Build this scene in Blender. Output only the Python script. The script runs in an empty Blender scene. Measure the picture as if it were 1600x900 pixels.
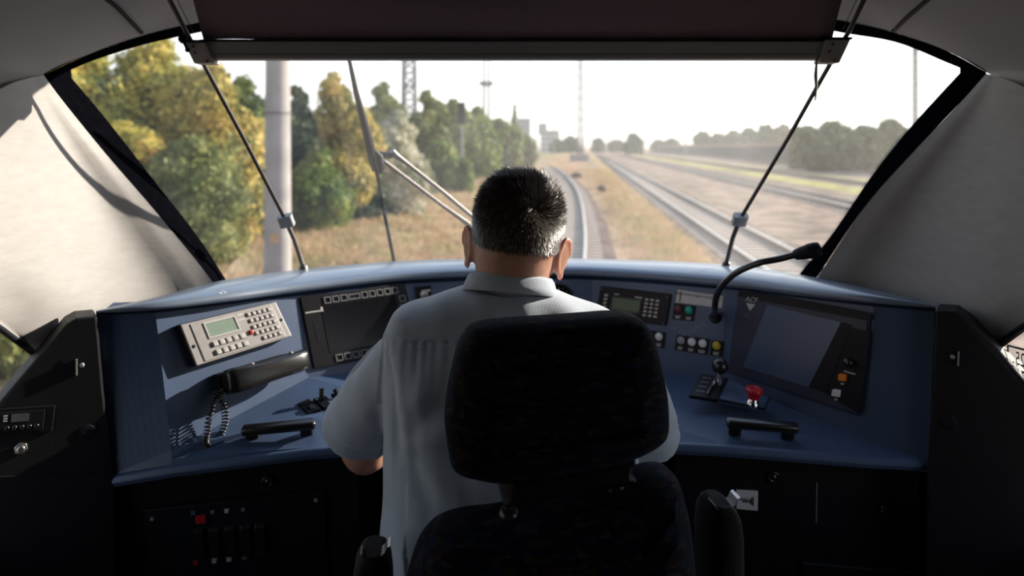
import bpy, bmesh, math, random
import numpy as np
from mathutils import Vector, Matrix, noise
from mathutils.bvhtree import BVHTree

random.seed(7)
RNG = np.random.default_rng(11)
scene = bpy.context.scene
COL = scene.collection

# ------------------------------------------------------------------ camera, sky, sun, exposure
EYE = 1.45                      # camera height over the cab floor
FPX = 1600 * 24.0 / 36.0        # focal length in pixels of the 1600x900 frame
HZ = 230.0                      # pixel row of the horizon (level camera with a shifted lens)
GROUND = -1.45                  # rail level below the cab floor

cam_data = bpy.data.cameras.new('camera')
cam_data.lens = 24.0
cam_data.sensor_width = 36.0
cam_data.shift_y = -(450.0 - HZ) / 1600.0
cam_data.clip_start = 0.05
cam_data.clip_end = 3000.0
cam_data.dof.use_dof = True
cam_data.dof.focus_distance = 1.04
cam_data.dof.aperture_fstop = 3.2
cam = bpy.data.objects.new('camera', cam_data)
cam.location = (0.0, 0.0, EYE)
cam.rotation_euler = (math.radians(90), 0, 0)
COL.objects.link(cam)
scene.camera = cam

SUN_AZ, SUN_EL = math.radians(61), math.radians(20)
sun_data = bpy.data.lights.new('sun', 'SUN')
sun_data.energy = 9.5
sun_data.color = (1.0, 0.90, 0.76)
sun_data.angle = math.radians(0.6)
sun = bpy.data.objects.new('sun', sun_data)
SUN_DIR = Vector((math.sin(SUN_AZ) * math.cos(SUN_EL), math.cos(SUN_AZ) * math.cos(SUN_EL), math.sin(SUN_EL)))
sun.rotation_euler = SUN_DIR.to_track_quat('Z', 'Y').to_euler()
sun.location = (30, 40, 30)
COL.objects.link(sun)

world = bpy.data.worlds.new('sky')
scene.world = world
world.use_nodes = True
wn, wl = world.node_tree.nodes, world.node_tree.links
wn.clear()
w_out = wn.new('ShaderNodeOutputWorld')
w_bg = wn.new('ShaderNodeBackground')
w_tc = wn.new('ShaderNodeTexCoord')
w_sep = wn.new('ShaderNodeSeparateXYZ')
w_ramp = wn.new('ShaderNodeValToRGB')
e = w_ramp.color_ramp.elements
e[0].position, e[0].color = 0.0, (0.55, 0.50, 0.44, 1)
e[1].position, e[1].color = 0.02, (1.0, 0.965, 0.90, 1)
for p_, c_ in ((0.10, (0.95, 0.965, 0.96, 1)), (0.3, (0.62, 0.74, 0.88, 1)), (1.0, (0.30, 0.46, 0.75, 1))):
    q_ = w_ramp.color_ramp.elements.new(p_)
    q_.color = c_
# brighter round the sun
w_dot = wn.new('ShaderNodeVectorMath'); w_dot.operation = 'DOT_PRODUCT'
w_dot.inputs[1].default_value = SUN_DIR
w_mr = wn.new('ShaderNodeMapRange')
w_mr.inputs['From Min'].default_value = -0.2
w_mr.inputs['From Max'].default_value = 1.0
w_mr.inputs['To Min'].default_value = 1.15
w_mr.inputs['To Max'].default_value = 1.9
wl.new(w_tc.outputs['Generated'], w_sep.inputs[0])
wl.new(w_tc.outputs['Generated'], w_dot.inputs[0])
wl.new(w_sep.outputs['Z'], w_ramp.inputs[0])
wl.new(w_dot.outputs['Value'], w_mr.inputs['Value'])
wl.new(w_ramp.outputs[0], w_bg.inputs['Color'])
wl.new(w_mr.outputs[0], w_bg.inputs['Strength'])
wl.new(w_bg.outputs[0], w_out.inputs['Surface'])

vs = scene.view_settings
scene.display_settings.display_device = 'sRGB'
vs.view_transform = 'Standard'
vs.look = 'None'
vs.gamma = 1.0
vs.use_curve_mapping = False
vs.exposure = 0.18

# ------------------------------------------------------------------ helpers: points
def P(px, py, Y):
    """World point at depth Y (m ahead of the eye) seen at pixel px, py."""
    return Vector(((px - 800.0) * Y / FPX, Y, EYE - (py - HZ) * Y / FPX))

def ray(px, py):
    return Vector(((px - 800.0) / FPX, 1.0, -(py - HZ) / FPX))

EYEV = Vector((0, 0, EYE))

def on_plane(px, py, pl):
    o, n = pl
    d = ray(px, py)
    return EYEV + d * ((o - EYEV).dot(n) / d.dot(n))

def plane3(a, b, c):
    n = (b - a).cross(c - a).normalized()
    if n.dot(EYEV - a) < 0:
        n = -n
    return (a.copy(), n)

def catmull(pts, n):
    """n points along a smooth curve through pts (lists of floats of any length)."""
    A = np.array(pts, float)
    m = len(A)
    out = []
    for i in range(n):
        t = i * (m - 1) / (n - 1)
        k = min(int(t), m - 2)
        f = t - k
        p0, p1, p2, p3 = A[max(k - 1, 0)], A[k], A[k + 1], A[min(k + 2, m - 1)]
        out.append(0.5 * (2 * p1 + (p2 - p0) * f + (2 * p0 - 5 * p1 + 4 * p2 - p3) * f * f + (3 * p1 - p0 - 3 * p2 + p3) * f ** 3))
    return out

def lin(xs, ys, x):
    return float(np.interp(x, xs, ys))

# ------------------------------------------------------------------ helpers: materials
def nodes_of(m):
    return m.node_tree.nodes, m.node_tree.links

def mat(name, color, rough=0.5, metal=0.0, var=0.12, scale=40.0, bump=0.0, bscale=None, spec=0.5, coat=0.0, sheen=0.0, stretch=None):
    """Principled material whose colour wavers with a noise texture, optional noise bump."""
    m = bpy.data.materials.new(name)
    m.use_nodes = True
    n, l = nodes_of(m)
    b = n['Principled BSDF']
    b.inputs['Roughness'].default_value = rough
    b.inputs['Metallic'].default_value = metal
    b.inputs['Specular IOR Level'].default_value = spec
    b.inputs['Coat Weight'].default_value = coat
    b.inputs['Sheen Weight'].default_value = sheen
    tc = n.new('ShaderNodeTexCoord')
    src = tc.outputs['Object']
    if stretch:
        mp = n.new('ShaderNodeMapping')
        mp.inputs['Scale'].default_value = stretch
        l.new(src, mp.inputs[0])
        src = mp.outputs[0]
    nz = n.new('ShaderNodeTexNoise')
    nz.inputs['Scale'].default_value = scale
    nz.inputs['Detail'].default_value = 3.0
    l.new(src, nz.inputs['Vector'])
    rp = n.new('ShaderNodeValToRGB')
    lo = tuple(max(0.0, c * (1 - var)) for c in color[:3]) + (1,)
    hi = tuple(min(1.0, c * (1 + var)) for c in color[:3]) + (1,)
    rp.color_ramp.elements[0].position, rp.color_ramp.elements[0].color = 0.3, lo
    rp.color_ramp.elements[1].position, rp.color_ramp.elements[1].color = 0.7, hi
    l.new(nz.outputs['Fac'], rp.inputs[0])
    l.new(rp.outputs[0], b.inputs['Base Color'])
    if bump:
        nb = n.new('ShaderNodeTexNoise')
        nb.inputs['Scale'].default_value = bscale or scale * 4
        nb.inputs['Detail'].default_value = 2.0
        l.new(src, nb.inputs['Vector'])
        bp = n.new('ShaderNodeBump')
        bp.inputs['Strength'].default_value = bump
        bp.inputs['Distance'].default_value = 0.002
        l.new(nb.outputs['Fac'], bp.inputs['Height'])
        l.new(bp.outputs[0], b.inputs['Normal'])
    return m

def glass_mat(name, dust, streak=None):
    """Clear pane with a film of dust: mostly transparent, the film scatters light."""
    m = bpy.data.materials.new(name)
    m.use_nodes = True
    n, l = nodes_of(m)
    n.clear()
    out = n.new('ShaderNodeOutputMaterial')
    tr = n.new('ShaderNodeBsdfTransparent')
    tl = n.new('ShaderNodeBsdfTranslucent'); tl.inputs[0].default_value = (1.0, 0.95, 0.88, 1)
    gl = n.new('ShaderNodeBsdfGlossy'); gl.inputs['Roughness'].default_value = 0.02
    m1 = n.new('ShaderNodeMixShader'); m2 = n.new('ShaderNodeMixShader')
    tc = n.new('ShaderNodeTexCoord')
    nz = n.new('ShaderNodeTexNoise'); nz.inputs['Scale'].default_value = 5.0; nz.inputs['Detail'].default_value = 6.0
    mp = n.new('ShaderNodeMapping'); mp.inputs['Scale'].default_value = (1.0, 1.0, 0.35)
    l.new(tc.outputs['Object'], mp.inputs[0]); l.new(mp.outputs[0], nz.inputs['Vector'])
    mr = n.new('ShaderNodeMapRange')
    mr.inputs['From Min'].default_value = 0.3; mr.inputs['From Max'].default_value = 0.8
    mr.inputs['To Min'].default_value = dust * 0.55; mr.inputs['To Max'].default_value = dust * 1.8
    l.new(nz.outputs['Fac'], mr.inputs['Value'])
    fac = mr.outputs[0]
    if streak:
        wv = n.new('ShaderNodeTexWave'); wv.wave_type = 'RINGS'; wv.rings_direction = 'Y'
        wv.inputs['Scale'].default_value = 3.0; wv.inputs['Distortion'].default_value = 3.0; wv.inputs['Detail'].default_value = 3.0
        m5 = n.new('ShaderNodeMapping'); m5.inputs['Location'].default_value = (-0.25, 0, -0.95)
        l.new(tc.outputs['Object'], m5.inputs[0]); l.new(m5.outputs[0], wv.inputs['Vector'])
        pw = n.new('ShaderNodeMath'); pw.operation = 'POWER'; pw.inputs[1].default_value = 12.0
        l.new(wv.outputs['Fac'], pw.inputs[0])
        ml = n.new('ShaderNodeMath'); ml.operation = 'MULTIPLY_ADD'; ml.inputs[1].default_value = streak
        l.new(pw.outputs[0], ml.inputs[0]); l.new(fac, ml.inputs[2])
        fac = ml.outputs[0]
    l.new(fac, m1.inputs[0]); l.new(tr.outputs[0], m1.inputs[1]); l.new(tl.outputs[0], m1.inputs[2])
    m2.inputs[0].default_value = 0.025
    l.new(m1.outputs[0], m2.inputs[1]); l.new(gl.outputs[0], m2.inputs[2])
    l.new(m2.outputs[0], out.inputs[0])
    return m

M = {}
M['blue'] = mat('blue_moulding', (0.050, 0.080, 0.150), 0.38, var=0.07, scale=14, bump=0.10, bscale=500, spec=0.5)
M['blue_dark'] = mat('dark_blue_moulding', (0.018, 0.024, 0.050), 0.42, var=0.08, scale=14, bump=0.10, bscale=500)
M['hood'] = mat('dusty_blue_hood', (0.115, 0.15, 0.21), 0.33, var=0.10, scale=10, bump=0.08, bscale=500, spec=0.8, coat=0.25)
M['lining'] = mat('grey_lining', (0.33, 0.33, 0.34), 0.6, var=0.06, scale=6, bump=0.05, bscale=250, spec=0.3)
M['pillar'] = mat('pale_pillar_lining', (0.30, 0.288, 0.28), 0.55, var=0.06, scale=26, bump=0.12, bscale=60, spec=0.3, stretch=(1, 1, 3))
M['black'] = mat('black_plastic', (0.008, 0.008, 0.0105), 0.45, var=0.2, scale=60, spec=0.22)
M['black_gloss'] = mat('glossy_black_plastic', (0.011, 0.0105, 0.011), 0.26, var=0.15, scale=60, spec=0.6)
M['rubber'] = mat('black_rubber', (0.006, 0.007, 0.012), 0.6, var=0.2, scale=40, spec=0.2)
M['frame_black'] = mat('matt_black_frame', (0.0022, 0.0022, 0.0035), 0.9, var=0.2, scale=40, spec=0.0)
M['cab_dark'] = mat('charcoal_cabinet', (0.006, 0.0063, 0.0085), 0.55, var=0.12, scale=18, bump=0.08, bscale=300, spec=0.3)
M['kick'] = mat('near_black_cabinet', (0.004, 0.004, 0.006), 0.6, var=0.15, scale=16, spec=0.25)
M['floor'] = mat('dark_floor', (0.02, 0.02, 0.022), 0.7, var=0.25, scale=30)
M['wall'] = mat('dark_wall', (0.10, 0.10, 0.11), 0.6, var=0.08, scale=8)
M['backwall'] = mat('rear_wall', (0.045, 0.045, 0.05), 0.6, var=0.08, scale=8)
M['steel'] = mat('brushed_steel', (0.45, 0.44, 0.43), 0.32, 0.95, var=0.1, scale=120, stretch=(1, 1, 8))
M['alu'] = mat('grey_aluminium', (0.30, 0.30, 0.31), 0.45, 0.25, var=0.08, scale=30, stretch=(0.2, 1, 6))
M['bracket'] = mat('grey_bracket', (0.36, 0.34, 0.34), 0.5, 0.1, var=0.12, scale=50)
M['chrome'] = mat('chrome', (0.75, 0.75, 0.75), 0.12, 1.0, var=0.04, scale=30)
M['rod'] = mat('dark_bronze_rod', (0.06, 0.052, 0.05), 0.35, 0.6, var=0.15, scale=60)
M['silver'] = mat('silver_plastic', (0.29, 0.275, 0.27), 0.45, 0.15, var=0.06, scale=80)
M['keygrey'] = mat('grey_key', (0.42, 0.41, 0.40), 0.45, var=0.06, scale=90)
M['keydark'] = mat('dark_key', (0.085, 0.09, 0.10), 0.45, var=0.1, scale=90)
M['cream'] = mat('cream_key', (0.45, 0.40, 0.34), 0.5, var=0.06, scale=90)
M['lcd'] = mat('green_lcd', (0.20, 0.27, 0.22), 0.25, var=0.05, scale=60)
M['lcd_dark'] = mat('dark_green_lcd', (0.03, 0.075, 0.035), 0.25, var=0.08, scale=60)
M['screen_dark'] = mat('dark_screen', (0.005, 0.005, 0.007), 0.22, var=0.1, scale=30, spec=0.25)
M['screen_blue'] = mat('blue_grey_screen', (0.045, 0.080, 0.155), 0.30, var=0.06, scale=4, spec=0.7)
M['white'] = mat('white_plastic', (0.72, 0.72, 0.74), 0.4, var=0.04, scale=60)
M['greylens'] = mat('grey_lens', (0.28, 0.28, 0.30), 0.4, var=0.25, scale=300)
M['paper'] = mat('paper', (0.55, 0.53, 0.53), 0.6, var=0.04, scale=60)
M['ink'] = mat('ink', (0.04, 0.04, 0.05), 0.6, var=0.1, scale=90)
M['mark'] = mat('white_print', (0.50, 0.48, 0.46), 0.6, var=0.08, scale=200)
M['markdim'] = mat('grey_print', (0.16, 0.16, 0.17), 0.6, var=0.08, scale=200)
M['red'] = mat('red_plastic', (0.42, 0.012, 0.022), 0.32, var=0.08, scale=60)
M['darkred'] = mat('dark_red_lens', (0.10, 0.012, 0.016), 0.3, var=0.08, scale=60)
M['green'] = mat('green_lens', (0.0, 0.36, 0.27), 0.3, var=0.06, scale=60)
M['yellow'] = mat('yellow_plastic', (0.55, 0.42, 0.03), 0.35, var=0.08, scale=60)
M['orange'] = mat('orange_plastic', (0.75, 0.20, 0.01), 0.4, var=0.06, scale=60)
M['blind'] = mat('mauve_blind_fabric', (0.17, 0.125, 0.15), 0.85, var=0.12, scale=300, bump=0.15, bscale=900, spec=0.1)
M['strap'] = mat('green_strap', (0.12, 0.19, 0.13), 0.8, var=0.2, scale=120)
M['skin'] = mat('skin', (0.44, 0.235, 0.165), 0.5, var=0.12, scale=60, bump=0.12, bscale=300)
M['skin'].node_tree.nodes['Principled BSDF'].inputs['Subsurface Weight'].default_value = 0.6
M['skin'].node_tree.nodes['Principled BSDF'].inputs['Subsurface Radius'].default_value = (0.020, 0.005, 0.0025)
M['skin'].node_tree.nodes['Principled BSDF'].inputs['Subsurface Scale'].default_value = 1.0
M['hair_dark'] = mat('dark_brown_hair', (0.045, 0.028, 0.02), 0.36, var=0.35, scale=200, spec=0.5)
M['hair_grey'] = mat('grey_hair', (0.22, 0.20, 0.19), 0.42, var=0.3, scale=200, spec=0.5)
M['hair_base'] = mat('hair_underlayer', (0.028, 0.022, 0.020), 0.7, var=0.4, scale=160, bump=0.5, bscale=400, spec=0.2)
M['trouser'] = mat('navy_trousers', (0.045, 0.055, 0.085), 0.8, var=0.12, scale=200)
M['shoe'] = mat('black_leather', (0.015, 0.014, 0.013), 0.4, var=0.1, scale=80)
M['wiper'] = mat('dark_wiper_metal', (0.03, 0.03, 0.033), 0.45, 0.3, var=0.15, scale=60)
M['wiper_arm'] = mat('worn_wiper_arm', (0.17, 0.15, 0.14), 0.38, 0.6, var=0.15, scale=60)

def shirt_material():
    m = mat('blue_grey_shirt_cloth', (0.40, 0.455, 0.535), 0.85, var=0.05, scale=30, sheen=0.25, spec=0.15)
    n, l = nodes_of(m)
    b = n['Principled BSDF']
    tc = n.new('ShaderNodeTexCoord')
    w1 = n.new('ShaderNodeTexWave'); w1.bands_direction = 'X'; w1.inputs['Scale'].default_value = 260; w1.inputs['Distortion'].default_value = 2.0
    w2 = n.new('ShaderNodeTexWave'); w2.bands_direction = 'Z'; w2.inputs['Scale'].default_value = 260; w2.inputs['Distortion'].default_value = 2.0
    ad = n.new('ShaderNodeMath'); ad.operation = 'ADD'
    bp = n.new('ShaderNodeBump'); bp.inputs['Strength'].default_value = 0.25; bp.inputs['Distance'].default_value = 0.001
    l.new(tc.outputs['Object'], w1.inputs[0]); l.new(tc.outputs['Object'], w2.inputs[0])
    l.new(w1.outputs['Fac'], ad.inputs[0]); l.new(w2.outputs['Fac'], ad.inputs[1])
    l.new(ad.outputs[0], bp.inputs['Height']); l.new(bp.outputs[0], b.inputs['Normal'])
    return m

def seat_material():
    """Dark navy moquette with small coloured dashes."""
    m = mat('navy_dashed_moquette', (0.0025, 0.003, 0.007), 0.85, var=0.3, scale=150, sheen=0.05, spec=0.08)
    n, l = nodes_of(m)
    b = n['Principled BSDF']
    b.inputs['Sheen Tint'].default_value = (0.5, 0.6, 1.0, 1)
    tc = n.new('ShaderNodeTexCoord')
    mp = n.new('ShaderNodeMapping'); mp.inputs['Scale'].default_value = (70, 110, 190)
    l.new(tc.outputs['Object'], mp.inputs[0])
    vo = n.new('ShaderNodeTexVoronoi'); vo.inputs['Scale'].default_value = 1.0
    l.new(mp.outputs[0], vo.inputs['Vector'])
    sp = n.new('ShaderNodeSeparateColor'); l.new(vo.outputs['Color'], sp.inputs[0])
    gt = n.new('ShaderNodeMath'); gt.operation = 'GREATER_THAN'; gt.inputs[1].default_value = 0.70
    l.new(sp.outputs[0], gt.inputs[0])
    rp = n.new('ShaderNodeValToRGB'); rp.color_ramp.interpolation = 'CONSTANT'
    rp.color_ramp.elements[0].color = (0.006, 0.009, 0.024, 1)
    rp.color_ramp.elements[1].position = 0.3; rp.color_ramp.elements[1].color = (0.022, 0.008, 0.008, 1)
    for p_, c_ in ((0.5, (0.021, 0.019, 0.022, 1)), (0.7, (0.016, 0.017, 0.005, 1)), (0.85, (0.004, 0.013, 0.015, 1))):
        q = rp.color_ramp.elements.new(p_); q.color = c_
    l.new(sp.outputs[1], rp.inputs[0])
    mx = n.new('ShaderNodeMix'); mx.data_type = 'RGBA'
    old = b.inputs['Base Color'].links[0].from_socket
    l.new(gt.outputs[0], mx.inputs['Factor']); l.new(old, mx.inputs[6]); l.new(rp.outputs[0], mx.inputs[7])
    l.new(mx.outputs[2], b.inputs['Base Color'])
    bp = n.new('ShaderNodeBump'); bp.inputs['Strength'].default_value = 0.5; bp.inputs['Distance'].default_value = 0.002
    nz = n.new('ShaderNodeTexNoise'); nz.inputs['Scale'].default_value = 600
    l.new(tc.outputs['Object'], nz.inputs['Vector']); l.new(nz.outputs['Fac'], bp.inputs['Height']); l.new(bp.outputs[0], b.inputs['Normal'])
    return m

M['shirt'] = shirt_material()
M['seat'] = seat_material()
M['glass'] = glass_mat('windscreen_glass', 0.048, 0.006)
M['glass_side'] = glass_mat('side_glass', 0.02)

def foliage_mat(name, cols, trans=0.35):
    m = bpy.data.materials.new(name)
    m.use_nodes = True
    n, l = nodes_of(m)
    b = n['Principled BSDF']
    b.inputs['Roughness'].default_value = 0.6
    b.inputs['Specular IOR Level'].default_value = 0.25
    g = n.new('ShaderNodeNewGeometry')
    tc = n.new('ShaderNodeTexCoord')
    nz = n.new('ShaderNodeTexNoise'); nz.inputs['Scale'].default_value = 0.9; nz.inputs['Detail'].default_value = 2
    l.new(tc.outputs['Object'], nz.inputs['Vector'])
    a = n.new('ShaderNodeMath'); a.operation = 'MULTIPLY_ADD'; a.inputs[1].default_value = 0.45
    l.new(g.outputs['Random Per Island'], a.inputs[0])
    sc_ = n.new('ShaderNodeMath'); sc_.operation = 'MULTIPLY_ADD'; sc_.inputs[1].default_value = 1.6; sc_.inputs[2].default_value = -0.52
    l.new(nz.outputs['Fac'], sc_.inputs[0]); l.new(sc_.outputs[0], a.inputs[2])
    rp = n.new('ShaderNodeValToRGB')
    k = len(cols)
    rp.color_ramp.elements[0].color = cols[0] + (1,)
    rp.color_ramp.elements[1].color = cols[-1] + (1,)
    for i in range(1, k - 1):
        q = rp.color_ramp.elements.new(i / (k - 1)); q.color = cols[i] + (1,)
    l.new(a.outputs[0], rp.inputs[0]); l.new(rp.outputs[0], b.inputs['Base Color'])
    tl = n.new('ShaderNodeBsdfTranslucent'); l.new(rp.outputs[0], tl.inputs[0])
    mx = n.new('ShaderNodeMixShader'); mx.inputs[0].default_value = trans
    out = n['Material Output']
    l.new(b.outputs[0], mx.inputs[1]); l.new(tl.outputs[0], mx.inputs[2]); l.new(mx.outputs[0], out.inputs[0])
    return m

# ------------------------------------------------------------------ helpers: meshes
class MB:
    """Collects shapes; build() links them as one mesh object."""
    def __init__(s):
        s.v, s.f, s.mi, s.sm = [], [], [], []

    def add(s, verts, faces, mi=0, smooth=False):
        o = len(s.v)
        s.v.extend([tuple(p) for p in verts])
        s.f.extend([tuple(i + o for i in f) for f in faces])
        s.mi.extend([mi] * len(faces)); s.sm.extend([smooth] * len(faces))
        return s

    def box(s, c, size, mi=0, rot=None):
        x, y, z = (k * 0.5 for k in size)
        pts = [Vector(p) for p in ((-x, -y, -z), (x, -y, -z), (x, y, -z), (-x, y, -z), (-x, -y, z), (x, -y, z), (x, y, z), (-x, y, z))]
        if rot is not None:
            pts = [rot @ p for p in pts]
        return s.hexa([Vector(c) + p for p in pts], mi)

    def hexa(s, p, mi=0):
        """8 points: 4 of one side in order, then the 4 facing them."""
        return s.add(p, [(3, 2, 1, 0), (4, 5, 6, 7), (0, 1, 5, 4), (1, 2, 6, 5), (2, 3, 7, 6), (3, 0, 4, 7)], mi)

    def loft(s, rings, mi=0, closed=True, cap=True, smooth=True):
        n = len(rings[0]); o = []
        for r in rings:
            o.extend(r)
        fs = []
        m = n if closed else n - 1
        for i in range(len(rings) - 1):
            for j in range(m):
                k = (j + 1) % n
                fs.append((i * n + j, i * n + k, (i + 1) * n + k, (i + 1) * n + j))
        s.add(o, fs, mi, smooth)
        if cap and closed:
            s.add(rings[0], [tuple(range(n))[::-1]], mi, False)
            s.add(rings[-1], [tuple(range(n))], mi, False)
        return s

    def tube(s, path, r, n=10, mi=0, cap=True):
        path = [Vector(p) for p in path]
        rr = r if isinstance(r, (list, tuple)) else [r] * len(path)
        up = None; rings = []
        for i, p in enumerate(path):
            t = (path[min(i + 1, len(path) - 1)] - path[max(i - 1, 0)]).normalized()
            if up is None:
                up = t.orthogonal().normalized()
            up = (up - t * up.dot(t)).normalized()
            w = t.cross(up)
            rings.append([p + (up * math.cos(a) + w * math.sin(a)) * rr[i] for a in (2 * math.pi * k / n for k in range(n))])
        return s.loft(rings, mi, cap=cap)

    def lathe(s, o, axis, prof, n=24, mi=0):
        """prof: (distance along axis, radius)."""
        axis = Vector(axis).normalized(); u = axis.orthogonal().normalized(); w = axis.cross(u)
        rings = [[Vector(o) + axis * h + (u * math.cos(a) + w * math.sin(a)) * max(r, 1e-5) for a in (2 * math.pi * k / n for k in range(n))] for h, r in prof]
        return s.loft(rings, mi)

    def grid(s, rows, mi=0, smooth=True):
        return s.loft(rows, mi, closed=False, cap=False, smooth=smooth)

    def prism(s, poly, d, mi=0):
        """poly: 3D points of a flat outline; d: extrusion vector."""
        n = len(poly); a = [Vector(p) for p in poly]; b = [p + Vector(d) for p in a]
        fs = [tuple(range(n))[::-1], tuple(range(n, 2 * n))] + [(i, (i + 1) % n, n + (i + 1) % n, n + i) for i in range(n)]
        return s.add(a + b, fs, mi)

    def ball(s, c, r, mi=0, n=16, m=10, rot=None):
        r = (r, r, r) if isinstance(r, (int, float)) else r
        rings = []
        for i in range(m + 1):
            t = math.pi * i / m
            ring = []
            for k in range(n):
                a = 2 * math.pi * k / n
                p = Vector((max(math.sin(t), 1e-4) * math.cos(a) * r[0], max(math.sin(t), 1e-4) * math.sin(a) * r[1], -math.cos(t) * r[2]))
                ring.append(Vector(c) + (rot @ p if rot is not None else p))
            rings.append(ring)
        return s.loft(rings, mi)

    def mesh(s, name):
        me = bpy.data.meshes.new(name)
        me.from_pydata(s.v, [], s.f)
        me.polygons.foreach_set('material_index', s.mi)
        me.polygons.foreach_set('use_smooth', s.sm)
        me.update()
        return me

    def build(s, name, mats, parent=None, bevel=0.0, seg=2, fix=True, origin=None):
        me = s.mesh(name)
        for m in (mats if isinstance(mats, (list, tuple)) else [mats]):
            me.materials.append(m)
        if fix:
            bm = bmesh.new(); bm.from_mesh(me)
            bmesh.ops.recalc_face_normals(bm, faces=bm.faces[:])
            bm.to_mesh(me); bm.free()
        return link(name, me, parent, bevel, seg, origin)

def link(name, me, parent=None, bevel=0.0, seg=2, origin=None):
    o = bpy.data.objects.new(name, me)
    COL.objects.link(o)
    if origin is not None:
        me.transform(Matrix.Translation(-Vector(origin)))
        o.location = origin
    if parent is not None:
        o.parent = parent
        pw = Matrix.Translation(parent.location) if parent.parent is None else Matrix.Translation(parent.parent.location + parent.location)
        if parent.rotation_euler != Vector((0, 0, 0)) or True:
            o.matrix_parent_inverse = parent_world(parent).inverted()
    if bevel:
        b = o.modifiers.new('edge', 'BEVEL')
        b.width = bevel; b.segments = seg; b.limit_method = 'ANGLE'; b.angle_limit = math.radians(40)
    return o

def parent_world(o):
    m = Matrix.LocRotScale(o.location, o.rotation_euler, o.scale)
    if o.parent is not None:
        m = parent_world(o.parent) @ o.matrix_parent_inverse @ m
    return m

def thing(name, label, cat, loc=(0, 0, 0), group=None):
    o = bpy.data.objects.new(name, None)
    o.empty_display_size = 0.1
    o.location = loc
    COL.objects.link(o)
    return tag(o, label, cat, group)

def tag(o, label=None, cat=None, group=None, kind=None):
    for k, v in (('label', label), ('category', cat), ('group', group), ('kind', kind)):
        if v:
            o[k] = v
    return o

def struct(o, label, cat):
    return tag(o, label, cat, kind='structure')

def place_copy(root, loc, rotz=0.0, scale=None):
    """A copy of a thing, its parts and their sub-parts (mesh data shared)."""
    r = root.copy(); COL.objects.link(r)
    r.location = loc; r.rotation_euler = (0, 0, rotz)
    if scale is not None:
        r.scale = scale
    for ch in list(root.children):
        c = ch.copy(); COL.objects.link(c); c.parent = r
        for g in list(ch.children):
            d = g.copy(); COL.objects.link(d); d.parent = c
    return r

def ring(c, u, v, ru, rv, n=24, p=2.0):
    """Superellipse ring round c in the plane of u, v."""
    out = []
    for k in range(n):
        a = 2 * math.pi * k / n
        ca, sa = math.cos(a), math.sin(a)
        x = math.copysign(abs(ca) ** (2 / p), ca) * ru
        y = math.copysign(abs(sa) ** (2 / p), sa) * rv
        out.append(Vector(c) + Vector(u) * x + Vector(v) * y)
    return out

def remeshed(mb, voxel, smooth=4, fac=0.5):
    """All shapes of mb welded into one continuous skin."""
    me = mb.mesh('tmp')
    bm = bmesh.new(); bm.from_mesh(me)
    bmesh.ops.remove_doubles(bm, verts=bm.verts[:], dist=1e-5)
    bmesh.ops.recalc_face_normals(bm, faces=bm.faces[:]); bm.to_mesh(me); bm.free()
    o = bpy.data.objects.new('tmp', me); COL.objects.link(o)
    r = o.modifiers.new('r', 'REMESH'); r.mode = 'VOXEL'; r.voxel_size = voxel; r.use_smooth_shade = True
    if smooth:
        s = o.modifiers.new('s', 'SMOOTH'); s.iterations = smooth; s.factor = fac
    dg = bpy.context.evaluated_depsgraph_get()
    out = bpy.data.meshes.new_from_object(o.evaluated_get(dg))
    bpy.data.objects.remove(o); bpy.data.meshes.remove(me)
    out.polygons.foreach_set('use_smooth', [True] * len(out.polygons))
    return out

def text_polys(s, size, align='CENTER', mirror=False, shear=0.0):
    cu = bpy.data.curves.new('t', 'FONT')
    cu.body = s; cu.size = size; cu.align_x = align; cu.align_y = 'CENTER'; cu.shear = shear
    cu.resolution_u = 4
    o = bpy.data.objects.new('t', cu); COL.objects.link(o)
    dg = bpy.context.evaluated_depsgraph_get(); dg.update()
    me = bpy.data.meshes.new_from_object(o.evaluated_get(dg))
    vs_ = [(-v.co.x if mirror else v.co.x, v.co.y) for v in me.vertices]
    fs_ = [tuple(p.vertices) for p in me.polygons]
    bpy.data.objects.remove(o); bpy.data.curves.remove(cu); bpy.data.meshes.remove(me)
    return vs_, fs_

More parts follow.
